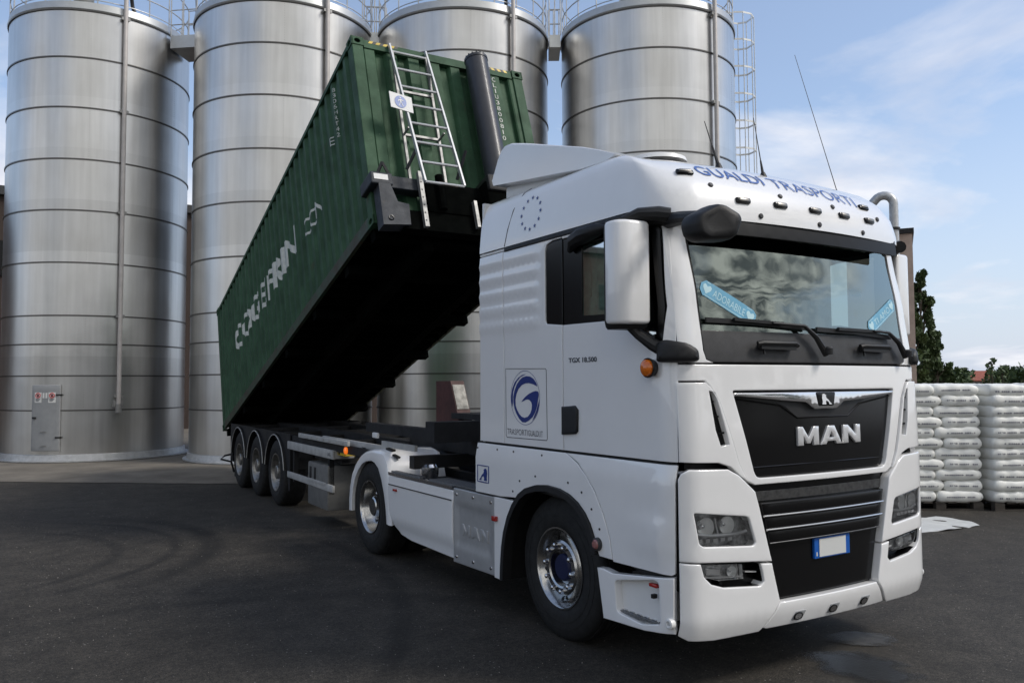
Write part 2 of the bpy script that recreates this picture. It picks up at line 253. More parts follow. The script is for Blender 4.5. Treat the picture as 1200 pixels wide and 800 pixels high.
class B:
    def __init__(s,tf=None): s.v=[]; s.f=[]; s.mi=[]; s.tf=tf; s.ms=[]; s.cur=0
    def use(s,m):
        if m not in s.ms: s.ms.append(m)
        s.cur=s.ms.index(m); return s
    def add(s,vs,fs):
        n=len(s.v); s.v+= [tuple(s.tf(*p)) if s.tf else tuple(p) for p in vs]
        s.f+=[tuple(i+n for i in f) for f in fs]; s.mi+=[s.cur]*len(fs)
    def box(s,a,b,bev=0.,rot=None,seg=2):
        a=Vector(a);b=Vector(b); c=(a+b)/2; h=(b-a)/2; h=Vector([abs(x) for x in h])
        if bev:
            bm=bmesh.new(); bmesh.ops.create_cube(bm,size=2); 
            for v in bm.verts: v.co=Vector([v.co[i]*h[i] for i in range(3)])
            bmesh.ops.bevel(bm,geom=bm.edges[:],offset=min(bev,min(h)*.95),segments=seg,affect='EDGES',profile=.5)
            vs=[v.co.copy() for v in bm.verts]; bm.verts.index_update(); fs=[[v.index for v in f.verts] for f in bm.faces]; bm.free()
        else:
            vs=[Vector((x*h.x,y*h.y,z*h.z)) for x in(-1,1) for y in(-1,1) for z in(-1,1)]
            fs=[(0,1,3,2),(4,6,7,5),(0,4,5,1),(2,3,7,6),(0,2,6,4),(1,5,7,3)]
        if rot: vs=[rot@v for v in vs]
        s.add([v+c for v in vs],fs); return s
    def tube(s,pts,r,n=8,closed=False,caps=True):
        pts=[Vector(p) for p in pts]; k=len(pts); vs=[]; fs=[]; up=None
        for i,p in enumerate(pts):
            if closed: t=(pts[(i+1)%k]-pts[i-1]).normalized()
            else: t=(pts[min(i+1,k-1)]-pts[max(i-1,0)]).normalized()
            if up is None: up=t.orthogonal().normalized()
            up=(up-t*up.dot(t)).normalized(); w_=t.cross(up)
            rr=r[i] if isinstance(r,(list,tuple)) else r
            for j in range(n):
                a=2*math.pi*j/n; vs.append(p+up*math.cos(a)*rr+w_*math.sin(a)*rr)
        for i in range(k if closed else k-1):
            i2=(i+1)%k
            for j in range(n): fs.append((i*n+j,i*n+(j+1)%n,i2*n+(j+1)%n,i2*n+j))
        if caps and not closed: fs.append(tuple(range(n))[::-1]); fs.append(tuple((k-1)*n+j for j in range(n)))
        s.add(vs,fs); return s
    def bar(s,p,q,w_,h,up=(0,0,1)):
        p=Vector(p);q=Vector(q); d=(q-p).normalized(); u=Vector(up); r=d.cross(u).normalized(); u=r.cross(d)
        vs=[c+r*x*w_/2+u*y*h/2 for c in(p,q) for x,y in((-1,-1),(1,-1),(1,1),(-1,1))]
        s.add(vs,[(3,2,1,0),(4,5,6,7),(0,1,5,4),(1,2,6,5),(2,3,7,6),(3,0,4,7)]); return s
    def lathe(s,prof,c,axis='z',n=32,a0=0,a1=2*math.pi,flip=1):
        c=Vector(c); vs=[]; full=abs(a1-a0-2*math.pi)<1e-6; k=n if full else n+1
        for h,r in prof:
            for j in range(k):
                a=a0+(a1-a0)*j/n; x,y=math.cos(a)*r,math.sin(a)*r
                vs.append(c+(Vector((x,y,h*flip)) if axis=='z' else Vector((h*flip,x,y))))
        fs=[]
        for i in range(len(prof)-1):
            for j in range(n): j2=(j+1)%k; fs.append((i*k+j,i*k+j2,(i+1)*k+j2,(i+1)*k+j))
        s.add(vs,fs); return s
    def prism(s,poly,fm,d0,d1):
        n=len(poly); s.add([fm(a,b,d0) for a,b in poly]+[fm(a,b,d1) for a,b in poly],[tuple(range(n))[::-1],tuple(range(n,2*n))]+[(i,(i+1)%n,n+(i+1)%n,n+i) for i in range(n)]); return s
    def grid(s,fn,na,nb,ca=False):
        vs=[fn(i,j) for i in range(na) for j in range(nb)]; fs=[]
        for i in range(na if ca else na-1):
            for j in range(nb-1):
                i2=(i+1)%na; fs.append((i*nb+j,i2*nb+j,i2*nb+j+1,i*nb+j+1))
        s.add(vs,fs); return s
    def obj(s,name,m=None,parent=None,local=False,smooth=35,loc=None,recalc=True):
        me=bpy.data.meshes.new(name); me.from_pydata(s.v,[],s.f); ms=s.ms or [m]
        for x in ms: me.materials.append(M[x] if isinstance(x,str) else x)
        if s.ms: me.polygons.foreach_set('material_index',s.mi)
        if recalc:
            bm=bmesh.new(); bm.from_mesh(me); bmesh.ops.remove_doubles(bm,verts=bm.verts,dist=1e-5); bmesh.ops.recalc_face_normals(bm,faces=bm.faces); bm.to_mesh(me); bm.free()
        if smooth:
            me.shade_smooth(); me.set_sharp_from_angle(angle=R(smooth))
        o=bpy.data.objects.new(name,me); COL.objects.link(o)
        if loc: o.location=loc
        if parent: attach(o,parent,local)
        return o

def inpoly(x,y,P):
    c=False; j=len(P)-1
    for i in range(len(P)):
        xi,yi=P[i]; xj,yj=P[j]
        if (yi>y)!=(yj>y) and x<(xj-xi)*(y-yi)/(yj-yi)+xi: c=not c
        j=i
    return c
def pdist(x,y,P):
    best=9
    for i in range(len(P)):
        ax,ay=P[i-1]; bx,by=P[i]; dx,dy=bx-ax,by-ay; l=dx*dx+dy*dy
        t=0 if l==0 else max(0,min(1,((x-ax)*dx+(y-ay)*dy)/l)); best=min(best,(x-ax-t*dx)**2+(y-ay-t*dy)**2)
    return math.sqrt(best)
def roundpoly(P,r,n=4):
    out=[]; k=len(P)
    for i in range(k):
        a=Vector(P[i-1]);b=Vector(P[i]);c=Vector(P[(i+1)%k]); u=(a-b);v=(c-b)
        rr=min(r,u.length*.45,v.length*.45)
        if rr<1e-4 or abs(u.normalized().dot(v.normalized())+1)<.02: out.append(tuple(b)); continue
        p=b+u.normalized()*rr; q_=b+v.normalized()*rr
        for j in range(n+1):
            t=j/n; out.append(tuple(p*(1-t)**2+b*2*t*(1-t)+q_*t*t))
    return out
def area(P): return sum(P[i-1][0]*P[i][1]-P[i][0]*P[i-1][1] for i in range(len(P)))/2
def dens(P,h):
    out=[]
    for i in range(len(P)):
        a=P[i];b=P[(i+1)%len(P)]; L_=math.hypot(b[0]-a[0],b[1]-a[1]); n=max(1,int(math.ceil(L_/h)))
        out+=[(a[0]+(b[0]-a[0])*j/n,a[1]+(b[1]-a[1])*j/n) for j in range(n)]
    return out
def ringoff(P,d):
    sg=1 if area(P)>0 else -1; out=[]
    for i in range(len(P)):
        ax,ay=P[i-1];bx,by=P[i];cx,cy=P[(i+1)%len(P)]
        tx,ty=cx-ax,cy-ay; l=math.hypot(tx,ty) or 1; out.append((bx-ty/l*d*sg,by+tx/l*d*sg))
    return out
def patch(bb,poly,fm,h=.06,e=.008,th=.02,r=0.,holes=(),hr=0.,off=0.,flip=False):
    """a sheet cut to poly on the surface fm(a,b,outward offset), its rim rolled over by e and turned in by th"""
    P=dens(roundpoly(poly,r) if r else list(poly),h); HS=[dens(roundpoly(q,hr) if hr else list(q),h) for q in holes]
    vs=[];fs=[];inner=[]
    for qi,Q in enumerate([P]+HS):
        sg=1 if qi==0 else -1; n=len(Q); rows=[(Q,e+th)] if th>0 else []
        rows.append((Q,e))
        if e>0:
            for fr in (.12,.42,1.): rows.append((ringoff(Q,e*fr*sg),e*(1-math.sqrt(max(0,1-(1-fr)**2))) if fr<1 else 0))
        st=len(vs)
        for RQ,dp in rows[:-1]: vs+=[fm(x,y,off-dp) for x,y in RQ]
        inner.append((rows[-1],st+(len(rows)-2)*n,len(rows)>1))
        for k in range(len(rows)-2): fs+=[(st+k*n+i,st+k*n+(i+1)%n,st+(k+1)*n+(i+1)%n,st+(k+1)*n+i) for i in range(n)]
    IP=inner[0][0][0]; IH=[q[0][0] for q in inner[1:]]
    pts=[];edges=[];seg=[]
    for (Q,dp),prev,has in inner:
        n=len(pts); pts+=list(Q); edges+=[(n+i,n+(i+1)%len(Q)) for i in range(len(Q))]; seg.append((n,len(Q),prev,has,dp))
    allp=[IP]+IH
    def ok(x,y): return inpoly(x,y,IP) and not any(inpoly(x,y,Q) for Q in IH)
    xs=[p[0] for p in P]; ys=[p[1] for p in P]; x=min(xs)+h*.5; i=0
    while x<max(xs):
        y=min(ys)+h*(.5 if i%2 else .25)
        while y<max(ys):
            if ok(x,y) and min(pdist(x,y,Q) for Q in allp)>h*.35: pts.append((x,y))
            y+=h
        x+=h*.9; i+=1
    V,_,Fc,ov,_,_=delaunay_2d_cdt([Vector(p) for p in pts],edges,[],0,1e-6)
    base_n=len(vs); edgedep=inner[0][0][1]; nb=sum(s_[1] for s_ in seg)
    inv={}
    for i,o in enumerate(ov):
        for k in o: inv[k]=i
    for i in range(len(V)):
        o=ov[i]; bd=bool(o) and min(o)<nb
        vs.append(fm(V[i].x,V[i].y,off-(edgedep if bd else 0)))
    for f in Fc:
        cx=sum(V[i].x for i in f)/len(f); cy=sum(V[i].y for i in f)/len(f)
        if ok(cx,cy): fs.append(tuple(base_n+i for i in f))
    for n,k,prev,has,dp in seg:
        if not has: continue
        for i in range(k):
            a=inv.get(n+i);b=inv.get(n+(i+1)%k)
            if a is not None and b is not None and a!=b: fs.append((prev+i,prev+(i+1)%k,base_n+b,base_n+a))
    bb.add(vs,fs)
def P1(name,poly,fm,m,parent,**k):
    b=B(); patch(b,poly,fm,**k); o=b.obj(name,m,parent,smooth=60)
    wn=o.modifiers.new('weighted','WEIGHTED_NORMAL'); wn.weight=80; wn.keep_sharp=True; return o
def nfm(P,mir=False,sgn=1):
    """turn a surface P(a,b) into fm(a,b,offset) using the numeric normal"""
    def f(a,b,d=0):
        p=Vector(P(a,b))
        if d:
            h=2e-3; du=Vector(P(a+h,b))-Vector(P(a-h,b)); dv_=Vector(P(a,b+h))-Vector(P(a,b-h)); n=du.cross(dv_)
            p=p+n.normalized()*d*sgn
        if mir: p.x=2.44-p.x
        return p
    return f
_txt={}
def text_verts(s,bold=0.,depth=0.):
    k=(s,bold)
    if k not in _txt:
        c=bpy.data.curves.new('t','FONT'); c.body=s; c.size=1; c.offset=bold; c.resolution_u=4; c.fill_mode='FRONT'
        o=bpy.data.objects.new('t',c); COL.objects.link(o); dg=bpy.context.evaluated_depsgraph_get(); dg.update()
        me=bpy.data.meshes.new_from_object(o.evaluated_get(dg)); vs=[tuple(v.co) for v in me.vertices]; fs=[tuple(p.vertices) for p in me.polygons]
        bpy.data.objects.remove(o); bpy.data.curves.remove(c); bpy.data.meshes.remove(me); _txt[k]=(vs,fs)
    return _txt[k]
def text(bb,s,fm,off,a0,a1,b0,b1,bold=0.,th=0.,sub=0.):
    """lettering stretched to fill a0..a1 x b0..b1 on fm, raised by off; th gives solid letters"""
    vs,fs=text_verts(s,bold)
    if sub:
        bm=bmesh.new(); V=[bm.verts.new(v) for v in vs]
        for f in fs:
            try: bm.faces.new([V[i] for i in f])
            except ValueError: pass
        for ax in (0,1):
            lo=min(v.co[ax] for v in bm.verts); hi=max(v.co[ax] for v in bm.verts); c=lo+sub
            while c<hi:
                no=Vector((1,0,0)) if ax==0 else Vector((0,1,0)); bmesh.ops.bisect_plane(bm,geom=bm.verts[:]+bm.edges[:]+bm.faces[:],plane_co=no*c,plane_no=no); c+=sub
        bm.verts.index_update(); vs=[tuple(v.co) for v in bm.verts]; fs=[tuple(v.index for v in f.verts) for f in bm.faces]; bm.free()
    x0=min(v[0] for v in vs);x1=max(v[0] for v in vs);y0=min(v[1] for v in vs);y1=max(v[1] for v in vs)
    mp_=lambda v,d:fm(a0+(v[0]-x0)/(x1-x0)*(a1-a0),b0+(v[1]-y0)/(y1-y0)*(b1-b0),d)
    bb.add([mp_(v,off) for v in vs],fs)
    if th:
        from collections import Counter
        ec=Counter()
        for f in fs:
            for i in range(len(f)): ec[tuple(sorted((f[i-1],f[i])))]+=1
        be=[e_ for e_,c in ec.items() if c==1]
        ids=sorted({i for e_ in be for i in e_}); mm={i:n for n,i in enumerate(ids)}; n=len(ids)
        bb.add([mp_(vs[i],off) for i in ids]+[mp_(vs[i],off-th) for i in ids],[(mm[a],mm[b],mm[b]+n,mm[a]+n) for a,b in be])
def copytree(o,parent=None):
    c=o.copy(); COL.objects.link(c)
    mpi=o.matrix_parent_inverse.copy()
    if parent: c.parent=parent; c.matrix_parent_inverse=mpi
    for ch in o.children: copytree(ch,c)
    return c
# ---------------------------------------------------------------- surfaces of the cab
def lerp_tab(t, x):
    if x<=t[0][0]: return t[0][1]
    for (a,b),(c,d) in zip(t,t[1:]):
        if x<=c:
            k=(x-a)/(c-a); k=k*k*(3-2*k)*.35+k*.65
            return b+(d-b)*k
    return t[-1][1]
YT=[(.22,.10),(.30,.045),(.45,.0),(1.3,.0),(1.5,.0),(2.03,.02),(2.4,.07),(2.8,.15),(3.0,.2)]
R0=.17; U1=1.077; BK=.068; TH0=math.atan(2*BK*U1)
Y1=BK*U1*U1; CU=U1-R0*math.sin(TH0); CY=Y1+R0*math.cos(TH0); ARC=R0*(math.pi/2-TH0)
def base(s):
    a=abs(s)
    if a<=U1: u,y=a,BK*a*a
    elif a<=U1+ARC:
        th=TH0+(a-U1)/R0; u=CU+R0*math.sin(th); y=CY-R0*math.cos(th)
    else: u=CU+R0; y=CY+(a-U1-ARC)
    return (u if s>=0 else -u), y
def PF(s,z):
    u,y=base(s); return (1.22+u, y+lerp_tab(YT,z), z)
def bulge(z):
    return -.025 if z<1.22 else (-.025*(1.27-z)/.05 if z<1.27 else 0.0)
def PS(y,z):   # near side, y rearwards
    yc=CY+lerp_tab(YT,z)
    if y>=yc: u=CU+R0
    else:
        k=min(.999,(yc-y)/R0); u=CU+R0*math.sqrt(1-k*k)
    return (1.22-u, y, z)
# roof cap levels: t, inset, Y(front), z front, z side
LV=[(0,.0,.05,2.885,2.965),(1,.004,.055,2.95,3.03),(2,.018,.085,3.07,3.18),(3,.04,.17,3.195,3.31),(4,.075,.29,3.285,3.375),(5,.14,.48,3.36,3.425),(6,.40,.80,3.42,3.455),(7,.8,1.05,3.45,3.475),(8,1.2225,1.25,3.46,3.485)]
RR=.30; U1r=1.2225-RR*math.cos(math.radians(0))+0; THr=.16; U1r=1.2225-RR+RR*math.sin(THr); BKr=math.tan(THr)/(2*U1r); Y1r=BKr*U1r*U1r; CYr=Y1r+RR*math.cos(THr); ARCr=RR*(math.pi/2-THr)
def baser(s):
    a=abs(s)
    if a<=U1r: u,y=a,BKr*a*a
    elif a<=U1r+ARCr:
        th=THr+(a-U1r)/RR; u=1.2225-RR+RR*math.sin(th); y=CYr-RR*math.cos(th)
    else: u=1.2225; y=CYr+(a-U1r-ARCr)
    return (u if s>=0 else -u), y
def PR(s,t):
    t=max(0,min(7.999,t)); i=int(t); k=t-i
    A,B=LV[i],LV[i+1]
    ins,Y,zf,zs=[A[j]+(B[j]-A[j])*k for j in (1,2,3,4)]
    u,y=baser(s)
    m=min(1,max(0,(y-.1)/.35)); m=m*m*(3-2*m)
    return (1.22+u*(1-ins/1.2225), y+Y*(1-min(1,y/2.3)), zf+(zs-zf)*m)
def PRS(y,z):
    for A,B in zip(LV,LV[1:]):
        if z<=B[4]: break
    k=(z-A[4])/(B[4]-A[4]); ins=A[1]+(B[1]-A[1])*k
    return (1.22-(CU+R0)*(1-ins/1.2225), y, z)
# ---------------------------------------------------------------- ground
b=B(); b.add([(-900,-900,0),(900,-900,0),(900,900,0),(-900,900,0)],[(0,1,2,3)])
tag(b.obj('ground','asphalt',smooth=0,recalc=False),kind='structure')
def irregular(pts,amp,h=.5,seed=3):
    rr=random.Random(seed); return [(x+rr.uniform(-amp,amp),y+rr.uniform(-amp,amp)) for x,y in dens(pts,h)]
flat=lambda z:(lambda a,b_,d=0:(a,b_,z+d))
b=B(); e1=irregular([(-40,42.5),(-3.5,15.4),(-.2,12.7),(2,11.6)],.07)[:-1]
ap=[p for p in irregular([(-34,40),(-3.5,15.5),(-1.6,13.9),(-.2,12.8),(2.2,11.6),(9,8.5),(22,2.5)],.05,.45) if True]
# keep only the front run of points (the closing edge is replaced by the far side)
k=max(range(len(ap)),key=lambda i:ap[i][0]); ap=ap[:k+1]+[(60,30),(20,60),(-20,60)]
patch(b,ap,flat(.0),h=3,e=0,th=0,off=.008)
tag(b.obj('concrete_apron','concrete',smooth=0),kind='structure')
# wet patch under and in front of the bumper, and the dry rim beside it
def blob(cx,cy,rx,ry,rot,n=40,amp=.12,seed=1):
    rr=random.Random(seed); ph=[rr.uniform(0,6.28) for _ in range(4)]; o=[]
    for i in range(n):
        a=2*math.pi*i/n; s=1+amp*sum(math.sin((j+2)*a+ph[j])/(j+1) for j in range(4)); x,y=rx*s*math.cos(a),ry*s*math.sin(a)
        o.append((cx+x*math.cos(rot)-y*math.sin(rot),cy+x*math.sin(rot)+y*math.cos(rot)))
    return o
def stain_mat(name,col,rough,amt,seed):
    m=mat(name,col,rough,var=.5,vs=9,bump=.5,bs=90); t=m.node_tree; k=t.nodes; l=t.links; b=k['Principled BSDF']; o=[x for x in k if x.type=='OUTPUT_MATERIAL'][0]
    tcn=k.new('ShaderNodeTexCoord'); v=k.new('ShaderNodeVectorMath'); v.operation='DISTANCE'; v.inputs[1].default_value=(.5,.5,0); sc=k.new('ShaderNodeMapping'); sc.inputs['Scale'].default_value=(1,1,0); l.new(tcn.outputs['Generated'],sc.inputs[0]); l.new(sc.outputs[0],v.inputs[0])
    n=k.new('ShaderNodeTexNoise'); n.inputs['Scale'].default_value=5.5; n.inputs['Detail'].default_value=7; l.new(tcn.outputs['Object'],n.inputs[0])
    mu=k.new('ShaderNodeMath'); mu.operation='MULTIPLY_ADD'; mu.inputs[1].default_value=.42; mu.inputs[2].default_value=-.21; l.new(n.outputs[0],mu.inputs[0])
    ad=k.new('ShaderNodeMath'); ad.operation='ADD'; l.new(v.outputs['Value'],ad.inputs[0]); l.new(mu.outputs[0],ad.inputs[1])
    mr=k.new('ShaderNodeMapRange'); mr.inputs[1].default_value=.24; mr.inputs[2].default_value=.43; mr.inputs[3].default_value=amt; mr.inputs[4].default_value=0; l.new(ad.outputs[0],mr.inputs[0])
    tr=k.new('ShaderNodeBsdfTransparent'); mi=k.new('ShaderNodeMixShader'); l.new(mr.outputs[0],mi.inputs[0]); l.new(tr.outputs[0],mi.inputs[1]); l.new(b.outputs[0],mi.inputs[2]); l.new(mi.outputs[0],o.inputs[0]); return m
M['wet']=stain_mat('damp_asphalt',(.007,.007,.007),.3,.85,1); M['dry']=stain_mat('dried_water_mark',(.085,.083,.080),.5,.8,2)
M['wet2']=stain_mat('old_oil_stain',(.010,.010,.010),.6,.45,3)
b=B(); patch(b,blob(1.42,-.05,.30,.50,.10,seed=4,amp=.1,n=60),flat(0),h=.3,e=0,th=0,off=.004); tag(b.obj('damp_patch','wet',smooth=0),kind='structure')
b=B(); patch(b,blob(1.93,.29,.36,.17,-.55,seed=9,amp=.06,n=60),flat(0),h=.3,e=0,th=0,off=.008); tag(b.obj('dried_puddle','dry',smooth=0),kind='structure')

b=B(); gr=random.Random(11)
for _ in range(2600):
    r_=gr.uniform(0,1)**.6*15; a_=gr.uniform(-.25,1.25); x=-3.365+math.sin(a_)*(1.6+r_); y=-3.497+math.cos(a_)*(1.6+r_)
    if gr.random()<.5: x+=gr.gauss(0,.25); y+=gr.gauss(0,.25)
    s_=gr.uniform(.0022,.0060)*(1 if gr.random()<.93 else 1.6); c=Vector((x,y,s_*.5)); P=[c+Vector((gr.uniform(.6,1)*s_*math.cos(k*2.09+a_*9),gr.uniform(.6,1)*s_*math.sin(k*2.09+a_*9),-s_*.5)) for k in range(3)]+[c+Vector((0,0,s_*.6))]
    b.add(P,[(0,1,3),(1,2,3),(2,0,3)])
tag(b.obj('grit','grit',smooth=0,recalc=False),'pale grit scattered over the asphalt of the yard','grit',kind='stuff')

# ---------------------------------------------------------------- silos
CAMXY=Vector((-3.365,-3.497))
def silo(cx,cy,r,H,label,pipe_off,door=None,handle_side=1,ladder=False,seamoff=.0):
    s=thing('silo',(cx,cy,0),label,'silo','steel storage silos in a row'); tocam=math.atan2(CAMXY.y-cy,CAMXY.x-cx)
    right=tocam+math.pi/2         # to the right as seen from the yard
    def pol(a,rr,z): return (cx+math.cos(a)*rr,cy+math.sin(a)*rr,z)
    rings=[1.28,2.13,2.91,3.62,4.94,6.25,7.54,8.85,10.13]
    b=B(); prof=[(.0,r)]
    zs=[0]+rings+[H]
    prof=[(z,r) for z in zs]
    b.lathe(prof,(cx,cy,0),n=128); b.obj('shell','silo',s,smooth=50)
    b=B()
    for i,z in enumerate(rings): b.lathe([(z-.022,r),(z-.022,r+.022),(z+.012,r+.022),(z+.012,r)],(cx,cy,0),n=96)
    b.obj('hoop','seamdark',s,smooth=30)
    b=B(); b.lathe([(0,r+.05),(.02,r+.14),(.05,r+.14),(.06,r+.05),(.19,r+.03),(.20,r)],(cx,cy,0),n=96); b.obj('base_flange','galv',s,smooth=30)
    b=B(); b.lathe([(H-.02,r),(H-.03,r+.03),(H,r+.045),(H,r+.025),(H+.19,r+.01),(H+.20,r-.06),(H+.75,.5),(H+.78,0)],(cx,cy,0),n=96); b.obj('roof','roofsteel',s,smooth=30)
    b=B(); b.lathe([(H-.05,r+.001),(H-.05,r+.03),(H-.012,r+.035),(H-.012,r)],(cx,cy,0),n=96); b.obj('rim_bead','seamdark',s,smooth=30)
    # railing
    b=B(); rr=r-.02; n=22
    for z in (H+.65,H+1.2): b.tube([pol(2*math.pi*i/48,rr,z) for i in range(48)],.016,6,closed=True)
    b.tube([pol(2*math.pi*i/48,rr,H+.28) for i in range(48)],.013,5,closed=True)
    for i in range(n): a=2*math.pi*i/n; b.tube([pol(a,rr,H+.1),pol(a,rr,H+1.2)],.016,6)
    b.obj('railing','galv',s)
    # riveted sheet joints
    b=B(); rr2=random.Random(int(cx*10)+5)
    for i,(z0,z1) in enumerate(zip(zs,zs[1:])):
        for q_ in range(3):
            a=tocam+(.28 if i%2 else -.22)+seamoff+q_*2.09
            if q_==0: a=tocam+(-.12 if i%2 else .9)+seamoff
            z=z0+.08
            while z<z1-.05:
                b.lathe([(r,0.012),(r+.004,.010),(r+.006,0)],(0,0,0),axis='x',n=5) if False else b.box(pol(a-.0022,r+.001,z-.006),pol(a+.0022,r+.001,z+.006)); z+=.06
    b.obj('rivet_row','galvdark',s,smooth=0)
    # filling pipe
    b=B(); a=tocam+pipe_off; pr=r+.10
    b.tube([pol(a,pr,1.35),pol(a,pr,H+1.5),pol(a,pr-.12,H+1.75),pol(a,pr-.45,H+1.85),pol(a,pr-1.0,H+1.7)],.055,12)
    b.obj('filling_pipe','pipe',s)
    for z in (1.62,3.62,6.25,8.85,H-.1):
        b=B()
        for sg in (-1,1): b.bar(pol(a+sg*.03,r,z),pol(a+sg*.03,pr+.02,z),.03,.08)
        b.bar(pol(a-.045,pr+.0,z),pol(a+.045,pr+.0,z),.04,.07); b.obj('pipe_clamp','galvdark',s,smooth=0)
    b=B(); b.bar(pol(a-.05,r+.05,1.42),pol(a+.05,r+.05,1.42),.10,.16); b.tube([pol(a,pr,1.2),pol(a,pr,1.42)],.075,12); b.obj('filling_coupling','galvdark',s,smooth=0)
    b=B()
    b.tube([pol(tocam+.5+k*.04,r*.55,H+.3+0*k) for k in range(2)],.12,8)
    b.lathe([(H+.3,.22),(H+1.05,.22),(H+1.12,.26),(H+1.2,.26),(H+1.22,0)],(cx+math.cos(right)*-.5,cy+math.sin(right)*-.5,0),n=20)
    b.obj('roof_vent','galvdark',s)
    b=B(); hp=[]
    for k in range(9):
        t=k/8; hp.append(pol(a+.12+.28*t,r-.25-.5*math.sin(t*math.pi),H+1.6-1.35*math.sin(t*math.pi/2)))
    b.tube(hp,.05,8); b.obj('black_hose','black',s)
    if door is not None:
        a=tocam+door; w_=.34/r
        def dm(u,z,d=0): aa=a+u/r; return pol(aa,r+.035+d,z)
        def M_(u,z,d=0): return dm(u,z,d)
        db=B(); patch(db,[(-.345,.29),(.345,.29),(.345,1.90),(-.345,1.90)],lambda u,z,d=0:dm(u,z,d),h=.12,e=.01,th=.04,off=.02)
        D=db.obj('hatch_door','grey',s)
        b=B()
        for z in (.62,1.66): b.box((0,0,0),(0,0,0)) if False else b.bar(dm(.25,z,.03),dm(.38,z,.0),.03,.035)
        b.obj('hinge','black',D,smooth=0)
        b=B(); b.bar(dm(-.30,1.10,.035),dm(-.22,1.10,.035),.05,.045); b.obj('latch','black',D,smooth=0)
        b=B()
        for k in (-1,1): b.bar(dm(-.03+k*.035,.72,.035),dm(-.03+k*.035,.45,.035),.02,.022)
        b.bar(dm(-.10,.76,.03),dm(.04,.76,.03),.015,.02); b.bar(dm(-.10,.42,.03),dm(.04,.42,.03),.015,.02); b.obj('handle','galvdark',D,smooth=0)
        for u0 in (-.18,.16):
            b=B(); b.prism([(u0-.085,1.47),(u0+.085,1.47),(u0+.085,1.72),(u0-.085,1.72)],dm,.021,.026)
            sg_=b.obj('warning_sign','signw',D,smooth=0)
            b=B(); ring=[dm(u0+.058*math.cos(t*.3927),1.645+.058*math.sin(t*.3927),.03) for t in range(16)]; b.tube(ring,.009,4,closed=True)
            b.bar(dm(u0-.04,1.69,.03),dm(u0+.04,1.60,.03),.012,.006); b.obj('red_ring','signr',sg_,smooth=0)
            b=B(); b.prism([(u0-.028,1.61),(u0+.02,1.61),(u0+.03,1.65),(u0+.0,1.685),(u0-.02,1.66)],dm,.027,.029)
            for k in range(3): b.prism([(u0-.06,1.555-k*.024),(u0+.06-.02*k,1.555-k*.024),(u0+.06-.02*k,1.566-k*.024),(u0-.06,1.566-k*.024)],dm,.027,.029)
            b.obj('sign_print','print',sg_,smooth=0)
        b=B()
        for k in (-1,1): b.prism([(-.01+k*.035-.022,1.58),(-.01+k*.035+.022,1.58),(-.01+k*.035+.022,1.71),(-.01+k*.035-.022,1.71)],dm,.021,.024)
        b.obj('inspection_label','signw',D,smooth=0)
    if ladder:
        a=right+.50; st=r+.32
        b=B(); ev=Vector((math.cos(a),math.sin(a),0)); tv=Vector((-math.sin(a),math.cos(a),0)); c0=Vector((cx,cy,0))
        for sgn in (-1,1): b.tube([c0+ev*st+tv*.23*sgn+Vector((0,0,z)) for z in (2.0,H+1.15)],.026,6)
        z=2.2
        while z<H+.6: b.tube([c0+ev*st-tv*.23+Vector((0,0,z)),c0+ev*st+tv*.23+Vector((0,0,z))],.014,5); z+=.28
        z=2.6
        while z<H: 
            for sgn in (-1,1): b.bar(c0+ev*r+tv*.23*sgn+Vector((0,0,z)),c0+ev*st+tv*.23*sgn+Vector((0,0,z)),.02,.04)
            z+=1.2
        for sgn in(-1,1): b.tube([c0+ev*(st)+tv*.23*sgn+Vector((0,0,H+1.15)),c0+ev*(r-.1)+tv*.23*sgn+Vector((0,0,H+1.15))],.02,6)
        b.obj('access_ladder','cage',s,smooth=30)
        b=B(); hoop=[(-.27,.0),(-.36,.25),(-.33,.55),(-.18,.74),(.18,.74),(.33,.55),(.36,.25),(.27,.0)]
        z=3.0; 
        while z<H+1.2:
            for dz in (0,):
                for (x0,y0),(x1,y1) in zip(hoop,hoop[1:]): b.bar(c0+ev*(st+y0)+tv*x0+Vector((0,0,z)),c0+ev*(st+y1)+tv*x1+Vector((0,0,z)),.008,.05)
            z+=.78
        for x0,y0 in hoop[1:-1]: b.bar(c0+ev*(st+y0)+tv*x0+Vector((0,0,3.0)),c0+ev*(st+y0)+tv*x0+Vector((0,0,H+1.15)),.035,.008,up=tuple(ev))
        b.obj('safety_cage','cage',s,smooth=0)
    return s
M['cage']=mat('pale_galvanised',(.68,.69,.68),.5,metal=.3)
M['seamdark']=mat('hoop_dark_steel',(.12,.115,.11),.35,metal=.8); M['galvdark']=mat('weathered_galvanised',(.28,.28,.275),.5,metal=.5,var=.25,vs=9)
M['roofsteel']=mat('roof_sheet',(.52,.53,.53),.38,metal=.75,var=.15,vs=2)
SIL=[(-1.413,21.387,2.24,11.37,'leftmost steel silo, with the grey hatch door and red warning signs at its foot',.22,-.5,False),
 (2.74,18.0,2.31,11.2,'steel silo behind the raised rear half of the green container, second from the left',.42,None,False),
 (7.05,15.95,2.32,11.2,'steel silo behind the ladder end of the green container, third from the left',.55,.52,False),
 (11.32,13.25,2.33,11.2,'rightmost steel silo, with the caged access ladder, rising behind the cab roof',.78,None,True)]
SO=[silo(x,y,r,h,l,po,door=d,ladder=ld,seamoff=.1*i) for i,(x,y,r,h,l,po,d,ld) in enumerate(SIL)]
